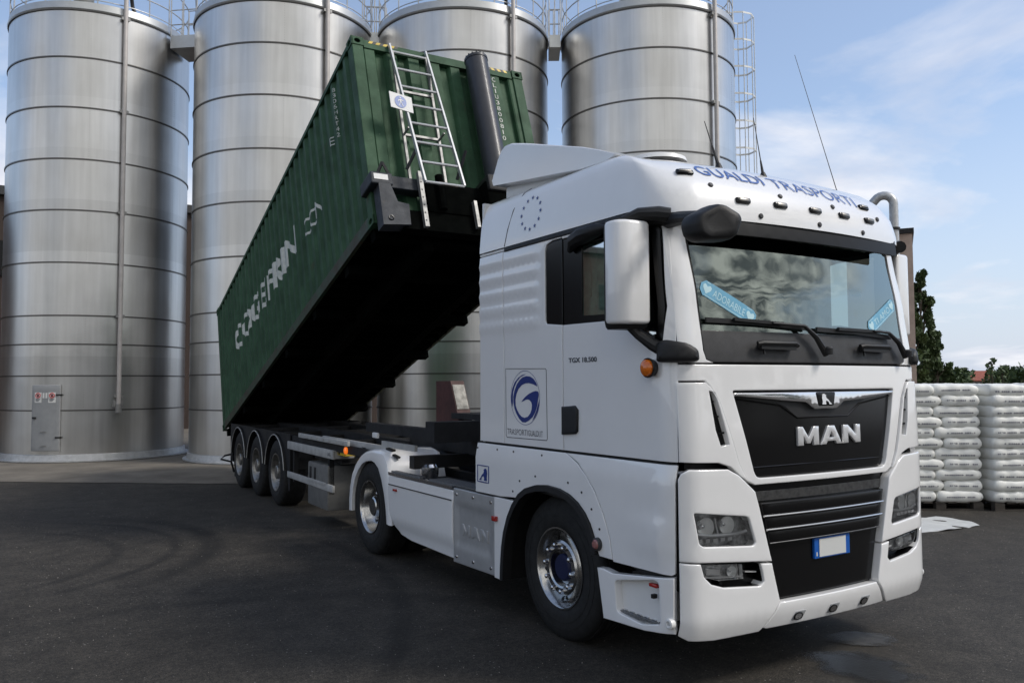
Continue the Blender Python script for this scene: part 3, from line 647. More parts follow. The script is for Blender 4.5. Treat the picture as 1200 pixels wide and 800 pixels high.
for i,nm in enumerate(('galvanised walkway bridging the leftmost and the second silo roofs','galvanised walkway bridging the second and third silo roofs','galvanised walkway bridging the third and the rightmost silo roofs')):
    A=Vector(SIL[i][:2]);C=Vector(SIL[i+1][:2]); d=(C-A).normalized(); p=A+d*(SIL[i][2]-.15); q=C-d*(SIL[i+1][2]-.15); z=SIL[i+1][3]-.02; nrm=Vector((-d.y,d.x))
    p=A+d*(SIL[i][2]+.05); q=C-d*(SIL[i+1][2]+.05)
    if (q-p).dot(d)<.1: p=A+d*(SIL[i][2]-.2); q=C-d*(SIL[i+1][2]-.2)
    t=thing('walkway',((p.x+q.x)/2,(p.y+q.y)/2,z),nm,'walkway','walkways between the silo roofs')
    b=B(); b.bar((p.x,p.y,z-.08),(q.x,q.y,z-.08),.95,.34); b.obj('deck','roofsteel',t,smooth=0)
    n=max(2,int((q-p).length/.7)+1)
    for sg in(-1,1):
        b=B()
        for hh in (.35,.75,1.15): b.tube([(p.x+nrm.x*.45*sg,p.y+nrm.y*.45*sg,z+.05+hh),(q.x+nrm.x*.45*sg,q.y+nrm.y*.45*sg,z+.05+hh)],.016,6)
        for j in range(n+1):
            c=p+(q-p)*j/n+nrm*.45*sg; b.tube([(c.x,c.y,z+.09),(c.x,c.y,z+1.2)],.018,6)
        b.obj('handrail','galv',t)

# ---------------------------------------------------------------- buildings and trees behind
def house_box(b,x0,y0,x1,y1,z0,z1): b.box((x0,y0,z0),(x1,y1,z1))
t=thing('industrial_building',(0,36,0),'brown clad industrial building standing behind the leftmost silos','building')
b=B(); b.box((-30,34,0),(15,46,9.4)); b.obj('wall','brown',t,smooth=0)
b=B(); b.box((-30.2,33.8,9.402),(15.2,46.2,9.75)); b.obj('roof_edge','dgrey',t,smooth=0)
b=B()
for i in range(9): b.box((-28+i*4.6,33.93,6.2),(-25.6+i*4.6,33.998,7.6),.01)
b.obj('window','gloss',t,smooth=0)

def polar(px,dist):  # direction worked out once from the survey of the photograph
    a=math.atan2((px-600)/952.54,1)+0.550946; return Vector((-3.365+math.sin(a)*dist,-3.497+math.cos(a)*dist))
# tower with a bent vent pipe
c=polar(1052,30); dirv=(c-CAMXY).normalized(); ra=math.atan2(dirv.y,dirv.x)
t=thing('tower_building',(c.x,c.y,0),'narrow pinkish rendered tower with dark coping seen past the cab roof','building',rz=ra)
def loc_(fn): return fn
b=B(); b.box((.0,-.55,0),(2.6,1.5,6.80)); b.obj('wall','plaster',t,local=True,smooth=0)
b=B(); b.box((-.08,-.60,6.802),(2.68,1.56,6.97)); b.obj('coping','black',t,local=True,smooth=0)
c=polar(1052.5,29.2); t2=thing('vent_pipe',(c.x,c.y,0),'grey bent-top vent pipe clamped to the narrow pinkish tower','pipe',rz=ra)
b=B(); pts=[(0,0,0),(0,0,7.68)]+[(0,.30-.30*math.cos(k*.32),7.68+.30*math.sin(k*.32)) for k in range(1,9)]; pts=pts+[(0,pts[-1][1]+.14,pts[-1][2]-.16)]
b.tube(pts,.14,14); b.obj('pipe','galv',t2,local=True)
b=B()
for z in (4.7,6.85): b.lathe([(z-.04,.155),(z-.04,.18),(z+.04,.18),(z+.04,.155)],(0,0,0),n=16)
b.box((0,-.04,6.82),(.85,.04,6.92)); b.obj('bracket','black',t2,local=True,smooth=0)

def leaves(b,centers,n,size,rr):
    for _ in range(n):
        c,ex=rr.choice(centers)
        while True:
            p=Vector((rr.uniform(-1,1),rr.uniform(-1,1),rr.uniform(-1,1)))
            if p.length<1: break
        p=p*(.55+.45*rr.random()); p=Vector((p.x*ex[0],p.y*ex[1],p.z*ex[2]))+c
        u=Vector((rr.gauss(0,1),rr.gauss(0,1),rr.gauss(0,.6))).normalized(); v=u.orthogonal().normalized(); v=Matrix.Rotation(rr.uniform(0,6.28),3,u)@v; w_=u.cross(v)
        s=size*rr.uniform(.6,1.3); b.add([p-v*s,p+w_*s*.55,p+v*s,p-w_*s*.55],[(0,1,2,3)])
def tree(x,y,h,rx,label,seed,n=3200,m='leaf',slim=False,base=.12,size=.13,group='trees beyond the yard'):
    rr=random.Random(seed); t=thing('slender_tree' if slim else 'bushy_tree',(x,y,0),label,'tree',group)
    b=B(); top=Vector((x+rr.uniform(-.2,.2),y,h*.97)); tr=[(x,y,-.05)]+[(x+rr.uniform(-.06,.06)*h*.15,y,h*k) for k in (.25,.5,.75)]+[tuple(top)]
    b.tube(tr,[h*.018,h*.014,h*.010,h*.006,h*.002],8)
    cs=[]
    k=int(13 if slim else 9)
    for i in range(k*3):
        f=base+(1-base)*(i/(k*3)); ang=rr.uniform(0,6.28); prof=math.sin(math.pi*min(1,(f-base)/(1-base)*.82+.14))**.7
        rad=rx*prof*rr.uniform(.35,.95); z=h*f; q=Vector((x+math.cos(ang)*rad,y+math.sin(ang)*rad,z+h*.05))
        b.tube([(x,y,z-h*.07),((x+q.x)/2,(y+q.y)/2,z),tuple(q)],[h*.006,h*.004,h*.0015],5)
        s_=rx*rr.uniform(.22,.42)*(.6+.4*prof); cs.append((q,(s_,s_,s_*(1.3 if slim else .9))))
    b.obj('trunk','bark',t)
    b=B(); leaves(b,cs,n,size,rr); b.obj('crown',m,t,smooth=0,recalc=False)
    return t
specs=[(1081,34,5.75,.52,'tallest slender tree beside the windscreen edge, in front of the pinkish tower',1,7000,'leaf',True),
 (1070,33,4.6,.5,'slender tree half hidden behind the right edge of the cab',2,4500,'leaf',True),
 (1098,36,3.6,.55,'shorter slender tree just right of the tallest one',3,4200,'leaf',True),
 (1117,60,2.45,1.7,'low rounded bush left of the red roofed house',4,2500,'leaf',False),
 (1107,52,2.3,1.5,'low bush at the foot of the shorter slender tree',5,2200,'leaf',False),
 (1162,50,2.95,.45,'thin leaning sapling right of the red roofed house',6,420,'leaf2',True),
 (1174,52,2.55,.7,'small sapling beside the thin leaning one',7,700,'leaf2',True),
 (1184,55,2.3,1.9,'low dark bush above the right stack of sacks',8,2600,'leaf',False),
 (1200,58,2.3,2.0,'dark bush at the right edge of the picture',9,2600,'leaf',False),
 (1150,62,1.35,1.6,'low bush under the red roofed house',10,2000,'leaf',False),
 (1134,64,1.4,1.8,'low bush in front of the grey gable of the house',11,2200,'leaf',False),
 (1212,50,2.3,2.0,'bush just beyond the right edge of the picture',12,2000,'leaf',False)]
for px,d,h,rx,l,sd_,n,mm,sl in specs:
    c=polar(px,d); tree(c.x,c.y,h,rx,l,sd_,n,mm,sl,base=.08 if not sl else .1,size=(.085 if sl else .13)+.0006*d)
def house(px,dist,wd,dp,h,hr,label,rot=.3):
    c=polar(px,dist); a=math.atan2((c-CAMXY).y,(c-CAMXY).x)+rot
    t=thing('house',(c.x,c.y,0),label,'house','houses in the distance',rz=a)
    b=B(); b.box((-dp/2,-wd/2,0),(dp/2,wd/2,h)); b.add([(-dp/2,-wd/2,h),(dp/2,-wd/2,h),(0,-wd/2,h+hr),(-dp/2,wd/2,h),(dp/2,wd/2,h),(0,wd/2,h+hr)],[(0,1,2),(3,5,4)]); b.obj('wall','plaster2',t,local=True,smooth=0)
    b=B(); e_=.5
    for sg in(-1,1): b.add([(sg*(dp/2+e_),-wd/2-e_,h-e_*hr/(dp/2)+.02),(0,-wd/2-e_,h+hr+.02),(0,wd/2+e_,h+hr+.02),(sg*(dp/2+e_),wd/2+e_,h-e_*hr/(dp/2)+.02),(sg*(dp/2+e_),-wd/2-e_,h-e_*hr/(dp/2)+.2),(0,-wd/2-e_,h+hr+.22),(0,wd/2+e_,h+hr+.22),(sg*(dp/2+e_),wd/2+e_,h-e_*hr/(dp/2)+.2)],[(0,1,2,3),(4,5,6,7),(0,1,5,4),(2,3,7,6),(0,3,7,4),(1,2,6,5)])
    r_=b.obj('roof','roofred',t,local=True,smooth=0)
    for k in (-.25,.25):
        b=B(); b.box((-dp/2-.03,k*wd-.6,h-1.6),(-dp/2-.003,k*wd+.6,h-.5)); b.obj('window','gloss',t,local=True,smooth=0)
M['plaster2']=mat('grey_plaster',(.42,.40,.36),.85,var=.15,vs=.6)
house(1141,175,7.0,6,2.1,1.5,'distant house with a red tiled roof above the sacks',.5)
house(1203,170,9,6,1.9,1.2,'distant red roofed house at the right edge, behind dark bushes',.9)
# far wood line, and the buildings across the yard that the metal and glass mirror
def hedge(name,pts,h,n,seed,label=None):
    rr=random.Random(seed); b=B(); cs=[]
    for (x0,y0),(x1,y1) in zip(pts,pts[1:]):
        L_=math.hypot(x1-x0,y1-y0); k=int(L_/2.2)
        for i in range(k): f=i/k; hh=h*rr.uniform(.55,1.05); cs.append((Vector((x0+(x1-x0)*f,y0+(y1-y0)*f,hh*.55)),(2.2,2.2,hh*.55)))
    leaves(b,cs,n,.45,rr); return b.obj(name,'leaf',smooth=0,recalc=False)
a=polar(900,210);c=polar(1420,210)
tag(hedge('distant_woods',[tuple(a),tuple(c)],2.3,9000,3),'low green belt of trees along the horizon','woodland',kind='stuff')
t=thing('warehouse',(-20,-38,0),'long pale warehouse across the yard mirrored in the windscreen','building')
b=B(); b.box((-46,-52,0),(8,-38,7.2)); b.obj('wall','warew',t,smooth=0)
b=B(); b.box((-46.2,-52.2,7.202),(8.2,-37.8,7.7)); b.obj('roof_edge','dgrey',t,smooth=0)
for i in range(6): b=B(); b.box((-42+i*8,-37.998,0),(-37.6+i*8,-37.94,4.6)); b.obj('loading_door','dgrey',t,smooth=0)

for i,(x,y,h,rx) in enumerate([(-60,-14,10,4),(-56,0,9,4),(14,-40,11,4.5),(22,-34,9,4),(30,-30,10,4.2)]):
    tree(x,y,h,rx,'broad tree across the yard, mirrored in the '+('silos' if i<2 else 'windscreen')+', '+('first','second','third','fourth','fifth')[i]+' of the far row',40+i,2600,'leaf',False,size=.32,group='trees across the yard')
# ================================================================ TRACTOR
truck=thing('truck_tractor',(1.22,2.6,0),'white tractor unit with blue lettering on its roof, pulling the tipping trailer','truck')
for o_k in (0,): pass
def PSb(y,z): x,yy,zz=PS(y,z); return (x,yy,zz)
def ribs(P):
    def f(y,z):
        x,yy,zz=P(y,z)
        if 1.56<y<2.52 and 2.26<z<2.92:
            k=min(1,(y-1.56)/.07)*min(1,(z-2.26)/.05,(2.92-z)/.05); x-=.011*k*(.5+.5*math.cos((z-2.26)/.66*2*math.pi*5+math.pi))
        return (x,yy,zz)
    return f
def low(P):
    def f(y,z):
        x,yy,zz=P(y,z); x-=.022*min(1,max(0,(1.37-z)/.10))
        if y<.62:
            k=max(0,min(1,(.62-y)/.4,(y-.16)/.10)); x-=.018*k*min(1,max(0,(1.04-z)/.012)); x+=.018*k*min(1,max(0,(.84-z)/.012))
        return (x,yy,zz)
    return f
PL=low(PS); PR_=ribs(PS)
def arcpts(c,r,a0,a1,n=14,ry=None): return [(c[0]+r*math.cos(R(a0+(a1-a0)*i/n)),c[1]+(ry or r)*math.sin(R(a0+(a1-a0)*i/n))) for i in range(n+1)]
WY,WZ=1.475,.52
for mir in (False,True):
    S=nfm(PS,mir,-1); SR=nfm(PR_,mir,-1); SL=nfm(PL,mir,-1)
    # find outward sign: near side outward is -x
    # black structure behind the panels
    b=B(); patch(b,[(.16,.62),(.16,1.98),(.30,2.94),(2.49,2.95),(2.49,.97),(2.05,.97),(1.95,1.06),(1.0,1.02),(.85,.74)],S,h=.12,e=0,th=.02,off=-.035,
        holes=[[(.25,2.17),(.36,2.87),(1.13,2.87),(1.13,2.3),(.76,2.29),(.6,2.26),(.33,2.13)],[(1.18,2.86),(1.47,2.84),(1.47,2.33),(1.18,2.31)]]); b.obj('cab_frame','black',truck)
    if True:
        # door
        dz=[(.145,1.39),(.147,1.96),(.18,2.37),(.253,2.81),(.28,2.93)]
        D=P1('door',[(1.277,1.39),(1.277,2.283),(.77,2.278),(.62,2.247),(.52,2.19),(.34,2.105),(.235,2.115),(.215,2.33),(.278,2.83),(.34,2.903),(1.277,2.908),(1.277,2.93)]+dz[::-1],S,'white',truck,h=.06,e=.004,th=.03)
        P1('window_glass',[(1.15,2.885),(1.15,2.298),(.77,2.288),(.62,2.255),(.52,2.20),(.34,2.115),(.235,2.13),(.225,2.33),(.285,2.83),(.35,2.895)],S,'sglass',D,h=.08,e=0,th=0,off=-.02)
        b=B()
        win=[(1.278,2.902),(1.278,2.290),(.77,2.288),(.62,2.26),(.52,2.205),(.34,2.12),(.24,2.135),(.23,2.33),(.29,2.83),(.355,2.89)]
        patch(b,win,S,h=.08,e=0,th=.006,off=-.012,holes=[[(1.06,2.84),(1.06,2.335),(.77,2.325),(.60,2.29),(.50,2.235),(.34,2.16),(.285,2.17),(.28,2.34),(.34,2.80),(.39,2.845)]],r=.0); b.obj('window_frame','gloss',D)
        # wind deflector over the window
        b=B(); b.tube([S(1.17,2.80,.012),S(1.10,2.86,.03),S(.98,2.885,.035),S(.84,2.895,.03),S(.72,2.90,.01)],[.02,.05,.062,.05,.012],10); b.obj('wind_deflector','black',D)
        Hh=P1('door_handle',[(1.282,1.70),(1.13,1.71),(1.095,1.68),(1.10,1.53),(1.13,1.512),(1.282,1.50)],S,'black',D,h=.04,e=.012,th=.01,off=.022)
        P1('lower_door',[(1.24,1.372),(.147,1.372),(.15,1.1),(.155,.735),(.175,.722),(.705,.712),(.735,.86),(.80,1.0),(.895,1.15),(1.0,1.25),(1.09,1.315)],SL,'white',truck,h=.06,e=.004,th=.03)
        # sleeper side
        Q=P1('side_panel',[(2.10,2.93),(2.10,1.39),(1.287,1.39),(1.287,2.285),(1.49,2.305),(1.505,2.33),(1.505,2.85),(1.48,2.895),(1.40,2.915),(1.287,2.915),(1.287,2.93)],SR,'white',truck,h=.042,e=.004,th=.03)
        P1('quarter_window',[(1.287,2.28),(1.485,2.30),(1.498,2.33),(1.498,2.85),(1.475,2.89),(1.40,2.908),(1.287,2.908)],S,'gloss',truck,h=.06,e=.004,th=.004,off=-.006)
        P1('side_panel',[(2.108,2.93),(2.108,1.39),(2.495,1.39),(2.49,2.93)],SR,'white',truck,h=.042,e=.004,th=.03)
        P1('side_strip',[(2.49,2.937),(.36,2.937),(.36,2.955),(2.49,2.955)],S,'white2',truck,h=.1,e=.003,th=.02,off=-.003)
        # belt strip
        b=B(); patch(b,[(.15,1.383),(2.53,1.383),(2.53,1.376),(.15,1.376)],S,h=.2,e=0,th=.01,off=-.006); b.obj('belt_gap','seam',truck,smooth=0)
        # wing over the front wheel
        arch=arcpts((WY,.56),.64,-4,150,22,.56)
        fw=[(2.54,1.372),(1.25,1.372),(1.10,1.310),(1.0,1.243),(.905,1.145),(.81,1.0),(.745,.86),(.715,.722),(.850,.722),(.862,.76)]+[p for p in arcpts((WY,.55),.615,20,140,18,.58)]+[(1.99,.955),(2.13,.958),(2.54,.962)]
        # arc runs from the front (low y) to the rear
        fw=[(2.54,1.372),(1.25,1.372),(1.10,1.310),(1.0,1.243),(.905,1.145),(.81,1.0),(.745,.86),(.715,.722),(.850,.722)]+[(.876,.76),(.90,.84),(.945,.92),(1.0,.985),(1.08,1.045),(1.18,1.09),(1.30,1.117),(1.456,1.126),(1.60,1.112),(1.74,1.075),(1.84,1.02),(1.90,.985),(2.13,.968),(2.54,.965)]
        Wg=P1('wheel_arch_panel',fw,SL,'white',truck,h=.06,e=.005,th=.04)
        b=B(); lip=[(.872,.735),(.876,.76),(.90,.84),(.945,.92),(1.0,.985),(1.08,1.045),(1.18,1.09),(1.30,1.117),(1.456,1.126),(1.60,1.112),(1.74,1.075),(1.84,1.02),(1.93,.93),(2.0,.83),(2.06,.70),(2.09,.58),(2.11,.42),(2.115,.31)]
        ci=(WY,.50)
        inn=[(p[0]+(ci[0]-p[0])*.07,p[1]+(ci[1]-p[1])*.07) for p in lip]
        b.prism(lip+inn[::-1],SL,.022,-.06); b.obj('wheel_arch_trim','black',truck,smooth=30)
        b=B(); b.grid(lambda i,j:(lambda p:Vector((abs((2.44 if mir else 0)-(.02+.68*j)),p[0],p[1])))(lip[i]),len(lip),2); b.obj('inner_arch','dark',truck)
        P1('wheel_arch_panel',[(2.232,.955),(1.90,.955),(1.97,.88),(2.03,.78),(2.085,.64),(2.105,.52),(2.122,.31),(2.232,.312)],SL,'white',truck,h=.06,e=.005,th=.04)
        for y,z in ((.95,.80),(.845,.90),(.93,1.02),(1.04,1.12),(1.2,1.17),(1.62,1.175),(1.84,1.12),(1.94,1.03),(2.52,1.33),(2.2,1.335),(1.95,1.335),(1.55,1.335),(.90,.735)):
            b=B(); b.lathe([(0,.009),(.004,.008),(.006,0)],SL(y,z,.0),axis='x',n=8,flip=1 if mir else -1); b.obj('screw','dgrey',truck)
        # thin panel joints
        b=B()
        b.tube([SL(2.17,z,-.004) for z in (1.366,1.25,1.1,.97)],.0035,4); b.tube([SL(1.435-.0*z,z,-.004) for z in (1.366,1.25,1.13)],.0035,4)
        b.obj('panel_joint','dgrey',truck,smooth=0)
        # step
        stp=[(.86,.665),(.80,.668),(.76,.63),(.16,.70),(.165,.385),(.40,.355),(.80,.335),(.835,.40)]
        stp=[(.862,.648),(.80,.652),(.70,.64),(.158,.712),(.163,.385),(.40,.352),(.80,.332)]
        hole=[(.68,.60),(.30,.675),(.26,.665),(.255,.47),(.25,.425),(.42,.385),(.66,.405)]
        St=P1('step_panel',stp,SL,'white',truck,h=.05,e=.007,th=.05,holes=[hole],hr=.03,off=.012)
        b=B(); b.prism(hole,SL,-.04,-.30); b.obj('step_recess','white2',St)
        b=B(); xx=lambda x:(2.44-x if mir else x)
        b.box((xx(-.012),.24,.40),(xx(.26),.70,.415)); b.obj('step_plate','tread',St,smooth=0)
        b=B()
        for i in range(6):
            for j in range(4): b.box((xx(.0+j*.05),.27+i*.068,.4155),(xx(.03+j*.05),.30+i*.068,.424))
        b.obj('tread_studs','bright',St,smooth=0)
        b=B(); b.lathe([(0,.032),(.03,.03),(.034,.02),(.03,.014),(.012,.012),(.012,0)],SL(.175,.445,.0),axis='x',n=16,flip=1 if mir else -1); b.obj('towing_eye','white2',St)
        b=B(); b.box(SL(.315,.64,-.0)-Vector((.012,.035,.010)),SL(.315,.64,0)+Vector((.022,.035,.012)),.006); b.obj('side_reflector','redlens',St)
        b=B(); b.box(SL(.32,.575,0)-Vector((.01,.012,.012)),SL(.32,.575,0)+Vector((.02,.012,.012))); b.obj('socket','seam',St,smooth=0)
        # lamps on the wing
        b=B(); f_=1 if mir else -1
        b.lathe([(0,.044),(.022,.042),(.026,.034)],SL(.862,.80,.0),axis='x',n=20,flip=f_); L1=b.obj('side_lamp','dgrey',truck)
        b=B(); b.lathe([(.022,.034),(.034,.024),(.038,0)],SL(.862,.80,.0),axis='x',n=20,flip=f_); b.obj('lamp_lens','redlens2',L1)
        b=B(); c=S(.315,1.957,.045); b.lathe([(-.04,.05),(0,.062),(.01,.058)],c,axis='x',n=20,flip=f_); L2=b.obj('turn_signal','black',truck)
        b=B(); b.lathe([(.0,.055),(.02,.05),(.035,.03),(.038,0)],c,axis='x',n=20,flip=f_); b.obj('lamp_lens','amber',L2)
    # A pillar
    sg=1 if mir else -1
    FM=nfm(PF,False,1)
    P1('windscreen_pillar',[(sg*a,b_) for a,b_ in [(1.186,1.985),(1.184,2.40),(1.178,2.86),(1.035,2.86),(1.025,2.5),(1.018,2.06),(1.0,2.005),(.95,1.985)]],FM,'white',truck,h=.05,e=.004,th=.03)
    P1('corner_panel',[(sg*a,b_) for a,b_ in [(1.205,1.865),(1.02,1.865),(.985,1.835),(.925,1.75),(.865,1.58),(.795,1.37),(.73,1.262),(.78,1.29),(.86,1.355),(.95,1.382),(1.205,1.392)]],FM,'white',truck,h=.04,e=.005,th=.04,off=.014,
       holes=[[(sg*a,b_) for a,b_ in [(1.0,1.815),(.958,1.805),(.925,1.70),(.865,1.49),(.93,1.478),(.965,1.58)]]])
    b=B(); patch(b,[(sg*a,b_) for a,b_ in [(1.02,1.83),(.945,1.82),(.85,1.47),(.94,1.46)]],FM,h=.05,e=0,th=0,off=-.03)
    for z in (1.56,1.66,1.75): b.bar(FM(sg*(.86+(z-1.47)*.35),z,-.012),FM(sg*(.97+(z-1.47)*.2),z+.003,-.012),.02,.012)
    b.obj('corner_vent','gloss',truck,smooth=0)
    # bumper corners
    HL=[(1.128,1.092),(.748,1.048),(.728,1.03),(.682,.885),(.70,.868),(1.07,.892),(1.098,.91)]
    P1('bumper_corner',[(sg*a,b_) for a,b_ in [(1.212,1.29),(1.195,1.325),(1.15,1.348),(.88,1.340),(.80,1.30),(.675,1.195),(.645,1.10),(.552,.760),(1.212,.808)]],FM,'white',truck,h=.04,e=.009,th=.06,off=.018,holes=[[(sg*a,b_) for a,b_ in HL]],hr=.012)
    FG=[(1.085,.792),(.655,.757),(.632,.652),(.652,.632),(.93,.652),(1.02,.68),(1.06,.72)]
    P1('bumper_corner',[(sg*a,b_) for a,b_ in [(1.212,.800),(1.092,.792),(1.07,.715),(1.02,.668),(.93,.640),(.652,.620),(.620,.65),(.645,.755),(.552,.748),(.49,.506),(.62,.352),(.64,.338),(.98,.330),(1.15,.345),(1.212,.375)]],FM,'white',truck,h=.04,e=.009,th=.08,off=.018)
    HLm=[(sg*a,b_) for a,b_ in HL]
    hb=B(); patch(hb,HLm,FM,h=.06,e=0,th=.0,off=-.075); k=B()
    hb.prism([(sg*a,b_) for a,b_ in [(1.14,1.10),(1.128,1.092),(.748,1.048),(.728,1.03),(.682,.885),(.66,.87)]],FM,-.076,.0) if False else None
    H=hb.obj('headlight','reflbase',truck,smooth=30)
    b=B(); Pm=dens(HLm,.05); n=len(Pm); b.add([FM(x,z,.0) for x,z in Pm]+[FM(x,z,-.075) for x,z in Pm],[(i,(i+1)%n,n+(i+1)%n,n+i) for i in range(n)]); b.obj('bezel','reflbase',H)
    P1('lens',HLm,FM,'lens',H,h=.06,e=.01,th=0,off=.006)
    def bowl(s,z,r,dp,mm,nm,par):
        b=B(); c=FM(s,z,-.01); ax=(FM(s,z,.1)-FM(s,z,0)).normalized(); u=ax.orthogonal().normalized(); v=ax.cross(u); n=22; rows=[(r,0),(r*.93,-dp*.25),(r*.72,-dp*.6),(r*.4,-dp*.88),(r*.16,-dp)]
        b.add([c+ax*d+(u*math.cos(2*math.pi*j/n)+v*math.sin(2*math.pi*j/n))*q for q,d in rows for j in range(n)],[(i*n+j,i*n+(j+1)%n,(i+1)*n+(j+1)%n,(i+1)*n+j) for i in range(len(rows)-1) for j in range(n)])
        o=b.obj(nm,mm,par); b=B(); b.add([c+ax*(-dp*.35)+(u*math.cos(2*math.pi*j/12)+v*math.sin(2*math.pi*j/12))*r*.2 for j in range(12)]+[c-ax*dp+(u*math.cos(2*math.pi*j/12)+v*math.sin(2*math.pi*j/12))*r*.2 for j in range(12)]+[c-ax*dp*.25],[(j,(j+1)%12,12+(j+1)%12,12+j) for j in range(12)]+[(j,(j+1)%12,24) for j in range(12)]); b.obj('bulb','bright',par); return o
    bowl(sg*1.035,1.0,.060,.075,'lampchrome','reflector',H); bowl(sg*.88,1.003,.055,.075,'lampchrome','reflector',H)
    b=B(); b.tube([FM(sg*1.115,.963,-.02),FM(sg*1.0,.948,-.012),FM(sg*.85,.945,-.012),FM(sg*.73,.955,-.018)],.012,8); b.tube([FM(sg*1.115,.963,-.02),FM(sg*1.125,1.02,-.02),FM(sg*1.12,1.075,-.02)],.006,6)
    b.tube([FM(sg*(.965),1.05,-.015),FM(sg*.955,1.0,-.02),FM(sg*.945,.955,-.015)],.007,6)
    for i in range(5): b.box(FM(sg*(1.07-.055*i),.918,-.03)-Vector((.018,.01,.010)),FM(sg*(1.07-.055*i),.918,-.03)+Vector((.018,.01,.010)))
    b.obj('lamp_trim','letter',H,smooth=30)
    # fog lamp
    FGm=[(sg*a,b_) for a,b_ in [(1.085,.79),(.65,.755),(.622,.65),(.645,.622),(.93,.642),(1.03,.672),(1.07,.72)]]
    b=B(); patch(b,FGm,FM,h=.06,e=0,th=0,off=-.07); Pm=dens(FGm,.05); n=len(Pm); b.add([FM(x,z,.0) for x,z in Pm]+[FM(x,z,-.07) for x,z in Pm],[(i,(i+1)%n,n+(i+1)%n,n+i) for i in range(n)]); G=b.obj('fog_light','gloss',truck)
    lp=[(sg*a,b_) for a,b_ in [(1.075,.785),(.775,.762),(.765,.672),(.95,.678),(1.03,.70),(1.06,.73)]]
    P1('lens',lp,FM,'lens',G,h=.05,e=.008,th=.03,off=-.002); P1('reflector_plate',lp,FM,'reflbase',G,h=.05,e=0,th=0,off=-.05)
    bowl(sg*.85,.722,.036,.035,'lampchrome','reflector',G)
    b=B(); b.bar(FM(sg*1.03,.735,-.03),FM(sg*.93,.725,-.03),.02,.035); b.bar(FM(sg*1.05,.705,-.02),FM(sg*.77,.685,-.02),.008,.01); b.bar(FM(sg*.74,.71,-.03),FM(sg*.65,.70,-.03),.02,.008); b.obj('lamp_trim','letter',G,smooth=0)

FM=nfm(PF,False,1)
sy=lambda P:[(-a,b_) for a,b_ in P[::-1]]+P if False else P+[(-a,b_) for a,b_ in P[::-1]]
# black structure behind the front
b=B(); patch(b,[(-1.17,.62),(-1.17,2.03),(1.17,2.03),(1.17,.62)],FM,h=.15,e=0,th=0,off=-.085); b.obj('front_frame','black',truck)
# white frame round the black badge panel
fr=sy([(1.205,1.975),(1.205,1.877),(1.015,1.877),(.98,1.846),(.915,1.745),(.855,1.58),(.785,1.368),(.725,1.262),(.66,1.232)])
hole=sy([(.812,1.815),(.80,1.77),(.665,1.31),(.645,1.28),(.61,1.272)])
P1('front_panel',fr,FM,'white',truck,h=.05,e=.007,th=.05,holes=[hole],hr=.015)
bp=P1('badge_panel',sy([(.806,1.81),(.795,1.77),(.66,1.31),(.64,1.285),(.61,1.278)]),FM,'gloss',truck,h=.06,e=.004,th=.01,off=-.028)
P1('badge_recess',sy([(.47,1.745),(.36,1.712),(.255,1.640)]),FM,'black',bp,h=.06,e=.0,th=.0,off=-.0265)
b=B(); b.tube([FM(s,z,-.026) for s,z in [(-.79,1.765),(-.40,1.716),(-.255,1.636),(.255,1.636),(.40,1.716),(.79,1.765)]],.006,6); b.tube([FM(s,z,-.026) for s,z in [(-.66,1.335),(-.3,1.338),(.3,1.338),(.66,1.335)]],.005,6); b.obj('badge_edge','gloss',bp)
b=B(); patch(b,sy([(.80,1.800),(.80,1.782),(.35,1.745),(.19,1.735),(.11,1.690)]),FM,h=.03,e=.005,th=.03,off=.002); b.obj('chrome_trim','chrome',bp)
b=B(); patch(b,[(-.098,1.798),(.098,1.798),(.076,1.708),(-.076,1.708)],FM,h=.04,e=.004,th=.004,off=.006,r=.012); bd=b.obj('emblem_shield','gloss',bp)
LION=[(-.062,.0),(-.03,.012),(-.012,.034),(.0,.026),(.004,.0),(.03,.0),(.03,.022),(.036,.0),(.056,.002),(.058,.03),(.052,.055),(.050,.078),(.040,.088),(.026,.084),(.020,.076),(.024,.066),(.008,.052),(-.012,.048),(-.032,.034),(-.040,.018)]
LION=[(-.055,.002),(-.025,.002),(-.02,.018),(.004,.03),(.012,.018),(.008,.002),(.05,.002),(.044,.022),(.050,.048),(.044,.070),(.030,.078),(.018,.074),(.004,.066),(.010,.060),(.002,.046),(-.018,.034),(-.034,.016)]
b=B(); patch(b,[(-a*.95,b_*.92+1.716) for a,b_ in LION],lambda a,c,d=0:FM(a,c,d),h=.02,e=0,th=.003,off=.010); b.obj('lion_emblem','chrome',bd,smooth=0)
def poly_letters(b,P,x0,z0,w_,h_,fm,off,th):
    for q in P: patch(b,[(x0+a*w_,z0+c*h_) for a,c in q],fm,h=.03,e=.003,th=th,off=off)
LM=[[(0,0),(.26,0),(.26,.52),(.42,.1),(.58,.1),(.74,.52),(.74,0),(1,0),(1,1),(.76,1),(.5,.42),(.24,1),(0,1)]]
LA=[[(0,0),(.24,0),(.31,.17),(.69,.17),(.76,0),(1,0),(.66,1),(.34,1)],]
LN=[[(0,0),(.27,0),(.27,.56),(.72,0),(1,0),(1,1),(.73,1),(.73,.46),(.27,1),(0,1)]]
b=B(); poly_letters(b,LM,-.270,1.455,.200,.122,FM,-.012,.016); 
patch(b,[(-.050+a*.215,1.455+c*.122) for a,c in LA[0]],FM,h=.03,e=.003,th=.016,off=-.012,holes=[[(-.050+a*.215,1.455+c*.122) for a,c in [(.38,.36),(.62,.36),(.5,.70)]]])
poly_letters(b,LN,.185,1.455,.19,.122,FM,-.012,.016); b.obj('badge_lettering','letter',bp)
